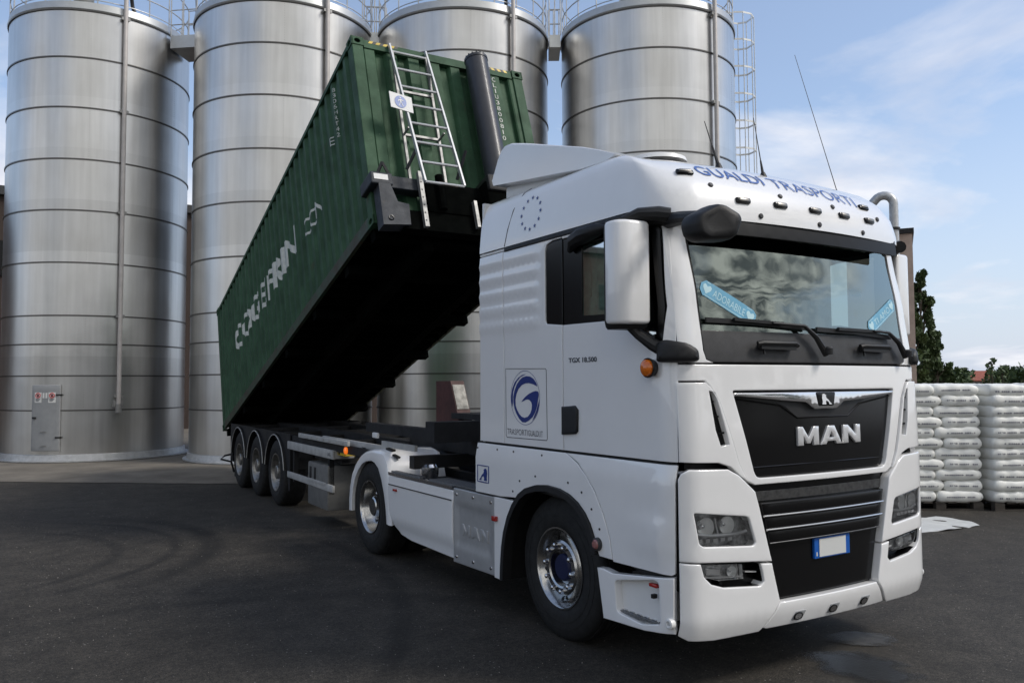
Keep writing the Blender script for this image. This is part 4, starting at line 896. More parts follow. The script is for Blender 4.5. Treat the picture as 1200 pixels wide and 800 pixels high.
# lower grille
gp=P1('grille',sy([(.672,1.245),(.60,1.0),(.54,.76),(.485,.500)]),FM,'gloss',truck,h=.08,e=.0,th=.0,off=-.045)
P1('grille_mesh',sy([(.655,1.185),(.64,1.125),(.0001,1.125)]),FM,'mesh',gp,h=.08,e=.002,th=.0,off=-.038)
def slat(z0,z1,w0,w1,dp,mm,nm):
    b=B(); patch(b,sy([(w0,z1),(w1,z0)]),FM,h=.08,e=.008,th=.04,off=dp); return b.obj(nm,mm,gp)
slat(1.040,1.118,.615,.595,.0,'gloss','slat'); slat(.955,1.026,.585,.57,.0,'gloss','slat'); slat(.868,.940,.565,.55,.0,'gloss','slat')
for z,w_ in ((1.036,.60),(.951,.578)):
    b=B(); b.tube([FM(-w_+2*w_*i/12,z,.003) for i in range(13)],.0075,8); b.obj('slat_trim','bright',gp)
P1('bumper_centre',sy([(.572,.855),(.545,.76),(.482,.512),(.0001,.512)]),FM,'gloss',truck,h=.08,e=.006,th=.02,off=-.030)
b=B(); b.tube([FM(-.55+1.1*i/12,.866,-.0) for i in range(13)],.004,6); b.obj('slat_edge','mesh',truck)
# number plate (blank) on its blue holder
c0=.04
b=B(); b.prism([(c0-.18,.725),(c0+.18,.725),(c0+.18,.855),(c0-.18,.855)],FM,-.03,-.014); pl=b.obj('number_plate','plateblue',truck,smooth=0)
b=B(); b.prism([(c0-.135,.733),(c0+.135,.733),(c0+.135,.847),(c0-.135,.847)],FM,-.014,-.011); b.obj('blank_cover','plate',pl,smooth=0)
b=B(); text(b,'I',FM,-.012,c0-.165,c0-.155,.74,.765,bold=.02); b.obj('country_letter','signw',pl,smooth=0)
# lower lip with lamps
lip_=P1('lower_spoiler',sy([(.482,.500),(.60,.356),(.57,.345)]),FM,'white',truck,h=.05,e=.008,th=.08,off=.012)
for s in (-.32,.01,.34):
    b=B(); q=[(s-.055,.372),(s+.04,.372),(s+.062,.43),(s-.03,.43)]; patch(b,q,FM,h=.03,e=.003,th=.004,off=.016,r=.01); l_=b.obj('spoiler_lamp','grey',lip_)
    b=B(); ax=[FM(s-.005+.035*math.cos(t*.3927),.40+.022*math.sin(t*.3927),.019) for t in range(16)]; b.tube(ax,.005,5,closed=True); b.obj('lamp_ring','gloss',l_)
    b=B(); b.add([FM(s-.005+.03*math.cos(t*.3927),.40+.018*math.sin(t*.3927),.022) for t in range(16)],[tuple(range(16))]); b.obj('lamp_lens','bright',l_,smooth=0)
# windscreen
WS=sy([(1.012,2.862),(1.008,2.5),(1.002,2.10),(.985,2.045),(.95,2.03)])
ws=P1('windscreen',WS,FM,'wglass',truck,h=.07,e=.0,th=.0,off=-.008)
P1('windscreen_seal',sy([(1.030,2.862),(1.022,2.5),(1.016,2.06),(.998,2.012),(.95,2.0)]),FM,'seam',truck,h=.07,e=.0,th=.01,off=-.010,holes=[sy([(.995,2.858),(.990,2.5),(.985,2.22),(.93,2.195)])])
P1('scuttle_panel',sy([(1.012,2.185),(1.012,2.06),(.995,2.008),(.95,1.99)]),FM,'dgrey',truck,h=.06,e=.005,th=.01,off=-.004)
# interior
b=B(); b.box((.10,.42,1.35),(2.34,2.44,1.38)); b.box((.12,2.40,1.38),(2.32,2.44,2.95)); b.obj('cab_interior','interior',truck,smooth=0)
b=B(); b.box((.05,.42,2.93),(2.39,2.47,2.95)); b.obj('headliner','interior',truck,smooth=0)
b=B(); b.box((.12,.22,1.95),(2.32,.60,2.18),.06,seg=3); b.box((1.3,.28,2.1),(2.2,.62,2.25),.05,seg=3); b.obj('dashboard','interior',truck)
for sx in (.48,1.74):
    b=B(); b.box((sx-.25,1.0,1.75),(sx+.25,1.5,1.92),.05); st_=b.obj('cab_seat','seat',truck)
    b=B(); b.box((sx-.24,1.42,1.86),(sx+.24,1.56,2.52),.05); b.obj('seat_back','seat',st_)
    b=B(); b.box((sx-.14,1.44,2.54),(sx+.14,1.55,2.74),.04); b.obj('headrest','seat',st_)
b=B(); b.tube([(1.74+.235*math.cos(t*.2618),.78+.06*math.sin(t*.2618),2.24+.225*math.sin(t*.2618)) for t in range(24)],.016,8,closed=True); b.bar((1.52,.80,2.24),(1.96,.80,2.24),.03,.05); b.tube([(1.74,.82,2.22),(1.74,.55,2.1)],.04,8); b.obj('steering_wheel','black',truck)
for sgx in (0,1):
    b=B()
    def cf(i,j):
        y=.80+i*.0195; x=.085+.018*math.sin(i*1.35)+.006*j*0; xx_=2.44-x if sgx else x
        z=2.22+.62*j/5; y2=y+(.05*(abs(j-3)/3)-.03)*(1 if i>12 else -0)
        return (xx_,y2,z)
    b.grid(cf,26,6); b.obj('curtain','curtain',truck)
# stickers on the windscreen
def band(p,q,h_,o,txt,nm):
    p=Vector(p);q=Vector(q); d=(q-p).normalized(); n=Vector((-d.y,d.x)); L_=(q-p).length
    fm=lambda a,c,dd=0:FM(*(p+d*a+n*c),dd-.004)
    b=B(); patch(b,[(0.03,0),(L_-.03,0),(L_,h_*.3),(L_,h_*.8),(L_-.03,h_),(0.03,h_),(0,h_*.7),(0,h_*.3)],fm,h=.06,e=0,th=0,off=o); s_=b.obj(nm,'sticker',ws,smooth=0)
    b=B(); text(b,txt,fm,o+.001,L_*.22,L_*.80,h_*.25,h_*.72,sub=.4)
    for cx in (L_*.11,L_*.90):
        b.prism([(cx+x*.038,h_*.5+y*.038) for x,y in ((0,-.9),(.8,0),(.85,.5),(.5,.8),(0,.45),(-.5,.8),(-.85,.5),(-.8,0))],fm,o,o+.001)
    for c in (.006,h_-.010): b.prism([(.04,c),(L_-.04,c),(L_-.04,c+.004),(.04,c+.004)],fm,o,o+.001)
    b.obj('sticker_print','stickert',s_,smooth=0)
band((-1.0,2.42),(-.60,2.215),.105,.0,'ADORABILE','windscreen_sticker')
band((.60,2.195),(1.0,2.40),.095,.0,'TI AMO','windscreen_sticker')
b=B(); b.prism([(.42,2.47),(.56,2.47),(.56,2.52),(.42,2.52)],FM,-.013,-.011); b.obj('toll_sticker','signw',ws,smooth=0)
# hand grips and wipers
for s0,s1 in ((-.62,-.28),(.37,.73)):
    b=B(); b.tube([FM(s0,2.10,.035),FM(s0+.03,2.105,.045),FM(s1-.03,2.105,.045),FM(s1,2.095,.035)],.018,8)
    b.bar(FM(s0+.02,2.085,.03),FM(s1-.02,2.08,.03),.03,.03); b.bar(FM(s0+.05,2.09,0),FM(s0+.05,2.09,.04),.03,.04); b.bar(FM(s1-.07,2.09,0),FM(s1-.07,2.09,.04),.03,.04); b.bar(FM(s0+.06,2.04,.02),FM(s0+.06,2.09,.02),.012,.012)
    b.obj('cleaning_grip','black',truck)
for P in ([(-.985,2.245),(-.48,2.232),(-.20,2.222),(-.10,2.15),(-.02,2.04)],[(-.05,2.21),(.55,2.212),(.745,2.205),(.86,2.14),(.94,2.04)]):
    b=B(); s=[FM(x,z,.045) for x,z in P[2:]]; b.tube([FM(*P[1],.045)]+s,[.008,.012,.018,.024],8)
    b.lathe([(0,.03),(.04,.03),(.05,.02),(.05,0)],FM(*P[-1],.06)-Vector((0,.0,.0)),axis='z',n=12); W_=b.obj('wiper','black',truck)
    b=B(); x0=P[0][0]; x1=P[2][0]+.06; zz=P[0][1]
    b.bar(FM(x0,zz,.016),FM((x0+x1)/2,zz-.008,.016),.016,.03); b.bar(FM((x0+x1)/2,zz-.008,.016),FM(x1,zz-.03,.016),.016,.03)
    b.bar(FM(x0+.2,zz+.005,.035),FM(P[1][0]+.1,P[1][1],.035),.02,.02); b.obj('wiper_blade','black',W_)
# sun visor
P1('sun_visor',sy([(1.0,2.905),(.96,2.772)]),FM,'visor',truck,h=.08,e=.004,th=.006,off=.105,r=.03)
for s in (-.95,-.32,.32,.95): b=B(); b.bar(FM(s,2.86,.1),FM(s,2.86,-.02),.03,.03); b.obj('visor_bracket','black',truck,smooth=0)

# ---- roof
TX0,TX1,TZ0,TZ1,TXK=-.92,.60,3.145,3.228,-.045
smax=U1r+ARCr+2.12; Sx=[]
n1_,n2_,n3_=24,9,16
for i in range(n3_): Sx.append(-(U1r+ARCr+2.12*(1-i/n3_)))
for i in range(n2_): Sx.append(-(U1r+ARCr*(1-i/n2_)))
for i in range(n1_+1): Sx.append(-U1r+2*U1r*i/n1_)
Sx+=[-x for x in Sx[:n3_+n2_]][::-1]
Ts=[0,.12,.5,1,1.5,2,2.5,3,3.3,3.6,4,4.3,4.6,5,5.5,6,7,7.999]
def PRx(s,t):
    x,y,z=PR(s,t)
    # smooth joint between levels
    return Vector((x,y,z))
def blur(s,t,k=.22):
    if t<.4: return PRx(s,t)
    a=[PRx(s,max(0,min(7.999,t+d))) for d in (-k,-k/2,0,k/2,k)]
    return (a[0]+a[1]*2+a[2]*3+a[3]*2+a[4])/9
b=B(); b.grid(lambda i,j:blur(Sx[i],Ts[j]),len(Sx),len(Ts))
# underside return and rear wall
b.grid(lambda i,j:(PRx(Sx[i],0) if j==0 else PRx(Sx[i],0)+Vector(((1.22-PRx(Sx[i],0).x)*.04,(1.2-PRx(Sx[i],0).y)*.04,.0))),len(Sx),2)
rear=[blur(Sx[0],t) for t in Ts]; rr_=[blur(Sx[-1],t) for t in Ts]; n=len(Ts)
b.add(rear+rr_,[(i,i+1,n+i+1,n+i) for i in range(n-1)])
roof=b.obj('roof_cap','white',truck,smooth=50)
RM=nfm(lambda s,t:tuple(blur(s,t)),False,1)
def RF(s,z,d=0):   # front of the roof cap by height
    lo,hi=0.,6.
    for _ in range(22):
        m_=(lo+hi)/2
        if blur(s,m_).z<z: lo=m_
        else: hi=m_
    return RM(s,lo,d)
RFs=lambda s,z,d=0:RF(s,z+TXK*s,d)
b=B(); text(b,'GUALDI',RFs,.004,TX0,TX0+.36*(TX1-TX0),TZ0,TZ1,bold=.004,sub=.12); b.obj('roof_lettering','blue2',roof,smooth=0)
b=B(); text(b,'TRASPORTI',RFs,.004,TX0+.41*(TX1-TX0),TX1,TZ0,TZ1,bold=-.006,sub=.12); b.obj('roof_lettering','blue2',roof,smooth=0)
for s,z in ((-1.03,3.19),(.68,3.125),(-.645,3.02),(-.32,3.02),(.02,3.02),(.34,3.02),(.66,3.02)):
    b=B(); c=RF(s,z,.004); u=(RF(s+.02,z,0)-RF(s-.02,z,0)).normalized(); v=(RF(s,z+.01,0)-RF(s,z-.01,0)).normalized(); nn_=u.cross(v); rot=Matrix((u,v,nn_)).transposed()
    b.box(c-Vector((.058,.021,.014)),c+Vector((.058,.021,.014)),.012,rot=rot); ml=b.obj('marker_lamp','gloss',roof)
    b=B(); b.box(c-nn_*.013*(1 if nn_.y>0 else -1)-Vector((.042,.011,.008)),c-nn_*.013*(1 if nn_.y>0 else -1)+Vector((.042,.011,.008)),.006,rot=rot); b.obj('lamp_lens','steelrim',ml)
for s,z in ((-.87,3.11),(-.29,3.09),(.24,3.075),(.80,3.05),(-.51,2.93),(.02+.02,2.925),(.54,2.92),(-.93,2.94)):
    b=B(); c=RF(s,z,.0); n_=(RF(s,z,.1)-c).normalized(); u=n_.orthogonal().normalized(); v=n_.cross(u)
    b.add([c+n_*h_+(u*math.cos(2*math.pi*j/12)+v*math.sin(2*math.pi*j/12))*r for r,h_ in ((.018,-.002),(.018,.006),(.013,.010)) for j in range(12)]+[c+n_*.011],[(i*12+j,i*12+(j+1)%12,(i+1)*12+(j+1)%12,(i+1)*12+j) for i in range(2) for j in range(12)]+[(24+j,24+(j+1)%12,36) for j in range(12)]); b.obj('roof_plug','dgrey',roof)
RS=nfm(PRS,False,-1)
for mir in (False,True):
    RS_=nfm(PRS,mir,-1)
    b=B(); patch(b,[(.375,2.957),(2.08,2.957),(2.08,2.925),(.375,2.925)],nfm(PS,mir,-1),h=.2,e=.004,th=.02,off=.008); b.obj('black_trim','black',truck)
    b=B(); b.tube([RS_(y,z,.0005) for y,z in ((2.085,2.97),(2.05,3.1),(1.99,3.25),(1.90,3.37),(1.86,3.41))],.004,4); b.obj('panel_joint','dgrey',roof,smooth=0)
    b=B()
    for i in range(12):
        a=i*math.pi/6; y=1.715+.135*math.sin(a); z=3.175+.125*math.cos(a); star=[]
        for j in range(10): rr_=.020 if j%2==0 else .008; star.append((y+rr_*math.sin(j*math.pi/5),z+rr_*math.cos(j*math.pi/5)))
        b.add([RS_(y,z,.003)]+[RS_(p,q,.003) for p,q in star],[(0,1+j,1+(j+1)%10) for j in range(10)])
    b.obj('star_decal','blue',roof,smooth=0)
# rear spoiler on the roof
prof=[(.80,3.425),(1.0,3.51),(1.2,3.585),(1.45,3.66),(1.7,3.735),(2.0,3.825),(2.2,3.878),(2.30,3.885),(2.36,3.86),(2.42,3.79),(2.52,3.62),(2.50,3.57),(2.1,3.52),(1.6,3.46),(1.2,3.41),(.9,3.40)]
b=B()
def ring_(x,sh):
    cyy,czz=1.6,3.52
    return [(x,p[0]+(cyy-p[0])*sh*.25,p[1]+(czz-p[1])*sh) for p in prof]
xs=[(.125,.10),(.130,.06),(.15,.025),(.19,.008),(.30,0),(.8,-.02),(1.22,-.03),(1.64,-.02),(2.14,0),(2.25,.008),(2.29,.025),(2.31,.06),(2.315,.10)]
b.grid(lambda i,j:ring_(*xs[i])[j%len(prof)],len(xs),len(prof)+1)
b.add(ring_(*xs[0]),[tuple(range(len(prof)))]); b.add(ring_(*xs[-1]),[tuple(range(len(prof)))])
sp_=b.obj('roof_spoiler','white',truck,smooth=45); wn=sp_.modifiers.new('weighted','WEIGHTED_NORMAL'); wn.weight=90; wn.keep_sharp=True
b=B(); b.box((.22,1.55,3.42),(2.22,2.44,3.56),.03); b.obj('spoiler_base','white2',truck)
b=B(); b.lathe([(0,.22),(.03,.21),(.05,.15),(.055,0)],(.62,.95,3.46),n=24); b.obj('roof_hatch','white2',truck)
# aerials
for s,z,lean,L_,nm in ((.0,3.35,(-.03,.02),.40,'short'),):
    pass
def aerial(base,tip,r0,boot,nm,mount=.0):
    b=B(); base=Vector(base); tip=Vector(tip); b.tube([base,base+(tip-base)*boot],[r0*3.2,r0*1.6],8); b.tube([base+(tip-base)*boot,base+(tip-base)*(boot+.3),tip],[r0*1.2,r0,r0*.7],6); b.lathe([(-.02,.03),(.0,.022),(.02,.012)],base,n=12); b.obj('aerial','black',truck)
aerial((1.0,.30,3.285),(.985,.36,3.70),.0035,.25,'a'); aerial((1.88,.36,3.27),(1.88,.72,4.46),.0028,.03,'b'); aerial((.70,.42,3.335),(.655,.50,3.66),.004,.45,'c')
# rear of cab
b=B(); b.box((.03,2.47,1.0),(2.41,2.50,3.40)); b.obj('cab_rear_wall','white2',truck,smooth=0)
# ---- mirrors
for mir in (False,True):
    X=lambda x,y,z:Vector((2.44-x if mir else x,y,z))
    pl_=[(-.035,.285),(-.20,.30),(-.262,.345),(-.275,.41),(-.27,.45),(-.03,.42)]
    def slab(P,z0,z1,rz_,b):
        n=len(P); rows=[(z0,.82),(z0+rz_*.3,.94),(z0+rz_,1),(z1-rz_,1),(z1-rz_*.3,.94),(z1,.82)]; cx=sum(p[0] for p in P)/n; cy=sum(p[1] for p in P)/n
        vs=[X(cx+(p[0]-cx)*s,cy+(p[1]-cy)*s,z) for z,s in rows for p in P]
        b.add(vs,[(i*n+j,i*n+(j+1)%n,(i+1)*n+(j+1)%n,(i+1)*n+j) for i in range(len(rows)-1) for j in range(n)]+[tuple(range(n)),tuple(len(vs)-n+j for j in range(n))])
    b=B(); slab([(-.02,.33),(-.22,.36),(-.262,.41),(-.262,.46),(-.24,.49),(-.01,.47)],2.195,2.875,.05,b); mm_=b.obj('door_mirror','black',truck,smooth=50)
    b=B(); slab(roundpoly(pl_,.03,3),2.225,2.86,.022,b); b.obj('mirror_cover','white',mm_,smooth=50)
    b=B(); b.add([X(-.03,.478,2.24),X(-.235,.495,2.24),X(-.235,.495,2.83),X(-.03,.478,2.83)],[(0,1,2,3)]); b.obj('mirror_glass','chrome',mm_,smooth=0)
    b=B(); b.tube([X(-.16,.40,2.87),X(-.09,.33,2.905),X(.0,.25,2.90),X(.05,.20,2.89)],[.028,.04,.05,.045],10); b.obj('mirror_arm','black',mm_)
    b=B(); b.tube([X(-.12,.40,2.22),X(-.08,.36,2.16),X(-.02,.30,2.10),X(.04,.22,2.05)],[.03,.03,.04,.05],10); b.obj('mirror_arm','black',mm_)
    b=B(); FS=nfm(PF,False,1); q=[(1.30,2.11),(1.25,2.125),(1.13,2.10),(1.075,2.06),(1.07,1.995),(1.12,1.985),(1.31,1.99)]
    patch(b,[((1 if mir else -1)*a,c) for a,c in q],FS,h=.03,e=.03,th=.0,off=.05,r=.02); patch(b,[((1 if mir else -1)*a,c) for a,c in q],FS,h=.08,e=0,th=.03,off=.022,r=.02); b.obj('arm_bracket','black',mm_)
    b=B(); q=[(1.29,2.94),(1.10,2.94),(1.09,2.86),(1.16,2.835),(1.30,2.85)]; patch(b,[((1 if mir else -1)*a,c) for a,c in q],FS,h=.03,e=.02,th=.05,off=.045,r=.02); b.obj('arm_bracket','black',mm_)
X=lambda x,y,z:Vector((x,y,z))
b=B(); b.tube([(.10,.30,2.875),(.03,.08,2.85),(-.05,-.14,2.81),(-.04,-.24,2.78)],[.05,.042,.036,.05],10); fmn=b.obj('front_mirror','black',truck)
b=B(); HX=roundpoly([(-.205,2.745),(-.185,2.79),(-.07,2.855),(-.03,2.85),(.065,2.80),(.078,2.765),(.045,2.675),(.01,2.650),(-.14,2.643),(-.19,2.675)],.02,3); n=len(HX); hc=(-.06,2.752)
rows=[(-.335,.55),(-.335,.80),(-.325,.90),(-.30,.97),(-.25,1.0),(-.20,.97),(-.185,.93),(-.185,.3)]
b.add([(hc[0]+(x-hc[0])*s_,y-.25*(x-hc[0]),hc[1]+(z-hc[1])*s_) for y,s_ in rows for x,z in HX],[(i*n+j,i*n+(j+1)%n,(i+1)*n+(j+1)%n,(i+1)*n+j) for i in range(len(rows)-1) for j in range(n)]+[tuple(range(n)),tuple((len(rows)-1)*n+j for j in range(n))])
b.obj('mirror_housing','black',fmn,smooth=50)

# ---- chassis, tank, fairings
for sx in (.80,1.56): b=B(); b.box((sx,.45,.62),(sx+.08,6.05,.92)); b.obj('chassis_rail','dark',truck,smooth=0)
b=B()
for y in (.6,2.9,4.0,6.0): b.box((.88,y-.04,.66),(1.56,y+.04,.88))
ch=b.obj('cross_member','dark',truck,smooth=0)
b=B(); b.lathe([(0,.0),(.0,.13),(.1,.16),(.5,.16),(.62,.10),(1.3,.06),(2.0,.05)],(.22,5.075,.52),axis='x',n=20); b.obj('axle','dark',truck); b=B(); b.lathe([(.1,.09),(2.0,.09)],(.22,WY,.50),axis='x',n=16); b.obj('axle','dark',truck)
b=B(); b.box((.86,4.45,1.02),(1.58,5.35,1.07),.02); b.tube([(1.22+.46*math.cos(t*.3)*1,4.95+.46*math.sin(t*.3),1.085) for t in range(21)],.035,6,closed=True); b.obj('fifth_wheel','dark',truck)
b=B(); b.box((.70,2.56,.9),(1.9,3.35,1.0),.02); b.box((.9,2.52,1.0),(1.7,2.75,1.6),.03); b.tube([(1.3,2.6,1.5),(1.1,3.0,1.35),(1.0,3.6,1.2),(1.05,4.2,1.2)],.022,8); b.tube([(1.5,2.6,1.55),(1.3,3.1,1.3),(1.2,3.6,1.25),(1.2,4.2,1.25)],.018,8); b.obj('air_lines','dark',truck)
for mir in (False,True):
    S0=nfm(lambda y,z:(-.012,y,z),mir,-1); X=lambda x:2.44-x if mir else x
    def FPf(y,z): return (-.012+ (.035 if z<.5 else 0)*min(1,max(0,(.5-z)/.12)) -(.010 if z<.845 else 0)+0*y,y,z)
    SF=nfm(FPf,mir,-1)
    b=B(); b.box((X(.02),2.26,.33),(X(.62),2.95,.93),.02); b.obj('battery_box','dark',truck); b=B(); b.box((X(.02),2.98,.36),(X(.62),4.28,.90),.06); b.obj('fuel_tank','dark',truck)
    fl=P1('side_fairing',[(4.43,.925),(2.975,.925),(2.975,.318),(3.92,.328),(4.16,.352),(4.30,.42),(4.385,.56),(4.42,.74)],SF,'white',truck,h=.05,e=.010,th=.04,r=.02)
    b=B(); b.bar(S0(2.985,.838,.014),S0(4.395,.838,.014),.006,.010); b.obj('fairing_joint','dgrey',fl,smooth=0)
    b=B(); b.bar(S0(2.99,.952,-.02),S0(4.43,.952,-.02),.05,.016); b.bar(S0(2.99,.935,-.004),S0(4.43,.935,-.004),.012,.014); b.obj('fairing_rail','bright',fl,smooth=0)
    b=B(); b.bar(S0(2.3,.967,-.12),S0(3.5,.967,-.12),.20,.012); b.bar(S0(3.7,.967,-.05),S0(4.4,.967,-.05),.06,.012); b.obj('catwalk','tread',fl,smooth=0)
    b=B(); b.box(S0(4.22,.795,.0)-Vector((.012,.035,.012)),S0(4.22,.795,.0)+Vector((.026 if mir else .012,.035,.012)),.005) ; b.box(S0(4.22,.795,.02)-Vector((.012,.035,.012)),S0(4.22,.795,.02)+Vector((.012,.035,.012)),.005); b.obj('side_reflector','redlens',fl)
    b=B(); b.box(S0(2.205,.785,.02)-Vector((.02,.03,.02)),S0(2.205,.785,.02)+Vector((.012,.03,.02)),.005); b.obj('side_reflector','redlens',fl)
    def TPf(y,z):
        k=0
        if 2.29<y<2.92 and .45<z<.82: k=.014*min(1,(y-2.29)/.02,(2.92-y)/.02,(z-.45)/.02,(.82-z)/.02)
        return (-.016+k,y,z)
    ST=nfm(TPf,mir,-1)
    tk=P1('tank_panel',[(2.240,.950),(2.240,.318),(2.962,.305),(2.962,.950)],ST,'silver',truck,h=.035,e=.008,th=.04)
    b=B(); y0,y1=2.80,2.45
    for q_,(x0,w_) in zip((LM,LA,LN),((2.82,.15),(2.655,.15),(2.49,.13))):
        for P in q_: patch(b,[(x0-a*w_ if not mir else x0-.33+a*w_,.555+c*.10) for a,c in P],ST,h=.04,e=.003,th=.008,off=.007)
    b.obj('embossed_lettering','silver',tk)
    for y,z in ((2.30,.90),(2.60,.905),(2.90,.90),(2.30,.37),(2.60,.365),(2.90,.36)): b=B(); b.lathe([(0,.016),(.006,.014),(.008,0)],ST(y,z,0),axis='x',n=10,flip=1 if mir else -1); b.obj('bolt','bright',tk)
    # rear mudguard
    oc=[(5.60,.42),(5.60,.55),(5.575,.70),(5.51,.85),(5.40,.97),(5.25,1.065),(5.10,1.12),(4.9,1.15),(4.72,1.15),(4.60,1.12),(4.50,1.02),(4.445,.88),(4.41,.70),(4.385,.55),(4.37,.41)]
    ic=[(5.53,.42),(5.52,.56),(5.49,.68),(5.43,.80),(5.33,.90),(5.20,.985),(5.08,1.02),(4.93,1.035),(4.84,1.02),(4.74,.97),(4.65,.86),(4.58,.72),(4.54,.60),(4.52,.5),(4.505,.41)]
    MG=nfm(lambda y,z:(0.0,y,z),mir,-1)
    b=B(); n=len(oc)
    rows=[(-.0,1.0,0),(-.012,1,.0)]
    b.add([Vector((X(.0),*p)) for p in ic]+[Vector((X(-.012),oc[i][0]*.72+ic[i][0]*.28,oc[i][1]*.72+ic[i][1]*.28)) for i in range(n)]+[Vector((X(.004),*p)) for p in oc]+[Vector((X(.05),p[0],p[1]+.018)) for p in oc]+[Vector((X(.62),p[0],p[1]+.018)) for p in oc]+[Vector((X(.66),*p)) for p in oc]+[Vector((X(.04),*p)) for p in ic],
        [(k*n+i,k*n+i+1,(k+1)*n+i+1,(k+1)*n+i) for k in range(5) for i in range(n-1)]+[(i,i+1,6*n+i+1,6*n+i) for i in range(n-1)])
    mg=b.obj('rear_mudguard','white',truck,smooth=50)
    b=B(); b.tube([(X(.30),4.10,.93),(X(.30),4.10,1.0)],.05,10); b.lathe([(0,.05),(.0,.085),(.05,.095),(.12,.095),(.15,.07),(.155,0)],(X(.30),4.10,.90),n=20); b.obj('air_dryer','bright',truck)
    for p_,q_ in (((X(.10),4.72,1.175),(X(.13),4.62,1.16)),((X(.10),4.56,1.12),(X(.14),4.50,1.09))): b=B(); b.bar(p_,q_,.05,.02); b.obj('rubber_catch','black',mg,smooth=0)

# decals on the near side (and the mirrored set on the far side)
def Gp(P): return P
GL=[[(.86,.42),(.78,.56),(.61,.70),(.38,.79),(.12,.81),(-.14,.77),(-.37,.66),(-.58,.49),(-.74,.26),(-.82,.04),(-.82,-.18),(-.75,-.41),(-.61,-.61),(-.42,-.79),(-.2,-.92),(.04,-.92),(.29,-.83),(.52,-.71),(.7,-.53),(.83,-.3),(.9,-.04),(.95,.1),(.94,.18),(.90,.24),(.74,.26),(.53,.22),(.28,.15),(.04,.04),(-.14,-.07),(-.26,-.17),(-.1,-.12),(.08,-.07),(.22,-.06),(.33,-.09),(.44,-.16),(.48,-.26),(.46,-.42),(.37,-.57),(.2,-.70),(-.04,-.75),(-.24,-.71),(-.41,-.61),(-.56,-.47),(-.66,-.3),(-.68,-.08),(-.6,.13),(-.45,.33),(-.2,.48),(.05,.54),(.29,.55),(.58,.50)],
    [(.10,.88),(-.18,.86),(-.45,.76),(-.72,.58),(-.9,.33),(-.98,.08),(-.98,-.15),(-.90,-.38),(-.86,-.2),(-.86,0),(-.84,.2),(-.72,.42),(-.55,.62),(-.3,.78)],
    [(.98,-.05),(.96,-.28),(.86,-.50),(.68,-.72),(.50,-.84),(.62,-.68),(.76,-.50),(.88,-.26)],
    [(-.30,-.30),(-.28,-.44),(-.16,-.58),(.02,-.64),(.2,-.6),(.32,-.48),(.36,-.34),(.30,-.22),(.16,-.15),(.0,-.14),(.14,-.19),(.25,-.27),(.28,-.38),(.20,-.50),(.04,-.56),(-.12,-.52),(-.22,-.42)]]
GL=GL[:3]
for mir in (False,True):
    S=nfm(PS,mir,-1); dr=1 if not mir else -1   # reading direction: front of the truck is to the right on the near side
    cy,cz,rr_=1.79,1.757,.205
    b=B()
    for P in GL: patch(b,[(cy-dr*a*rr_,cz+c*rr_) for a,c in P],S,h=.05,e=0,th=0,off=.002)
    n=48; b.add([S(cy+rr_*1.0*math.cos(2*math.pi*i/n),cz+rr_*1.0*math.sin(2*math.pi*i/n),.002) for i in range(n)]+[S(cy+rr_*1.018*math.cos(2*math.pi*i/n),cz+rr_*1.018*math.sin(2*math.pi*i/n),.002) for i in range(n)],[(i,(i+1)%n,n+(i+1)%n,n+i) for i in range(n)])
    dc=b.obj('swirl_logo','blue',truck,smooth=0)
    b=B(); a0,a1=(2.055,1.755) if not mir else (1.53,1.83); text(b,'TRASPORTI',S,.002,a0,a1,1.468,1.512,bold=-.01,sub=.3); 
    a0,a1=(1.745,1.545) if not mir else (1.84,2.04); text(b,'GUALDI.IT',S,.002,a0,a1,1.468,1.512,bold=-.005,sub=.3); b.obj('side_lettering','print',truck,smooth=0)
    a0,a1=(1.207,.880) if not mir else (.88,1.207); b=B(); text(b,'TGX 18.500',S,.003,a0,a1,2.010,2.045,bold=.03,sub=.3); b.obj('type_lettering','print',truck,smooth=0)
    b=B(); P=[(2.074,1.985),(1.505,1.975),(1.495,1.965),(1.487,1.46),(1.495,1.447),(2.06,1.442),(2.072,1.455)]
    b.tube([S(y,z,.0) for y,z in dens(P,.08)],.0030,4,closed=True); b.obj('hatch_joint','dgrey',truck,smooth=0)
    # small lion plate on the wing
    SL=nfm(PL,mir,-1); b=B(); b.tube([SL(y,z,.001) for y,z in dens([(2.50,1.19),(2.315,1.19),(2.315,1.055),(2.50,1.055)],.06)],.005,4,closed=True); patch(b,[(2.405-dr*a*1.3 if True else 0,1.066+c*1.35) for a,c in LION],SL,h=.03,e=0,th=0,off=.003); b.obj('lion_decal','blue',truck,smooth=0)

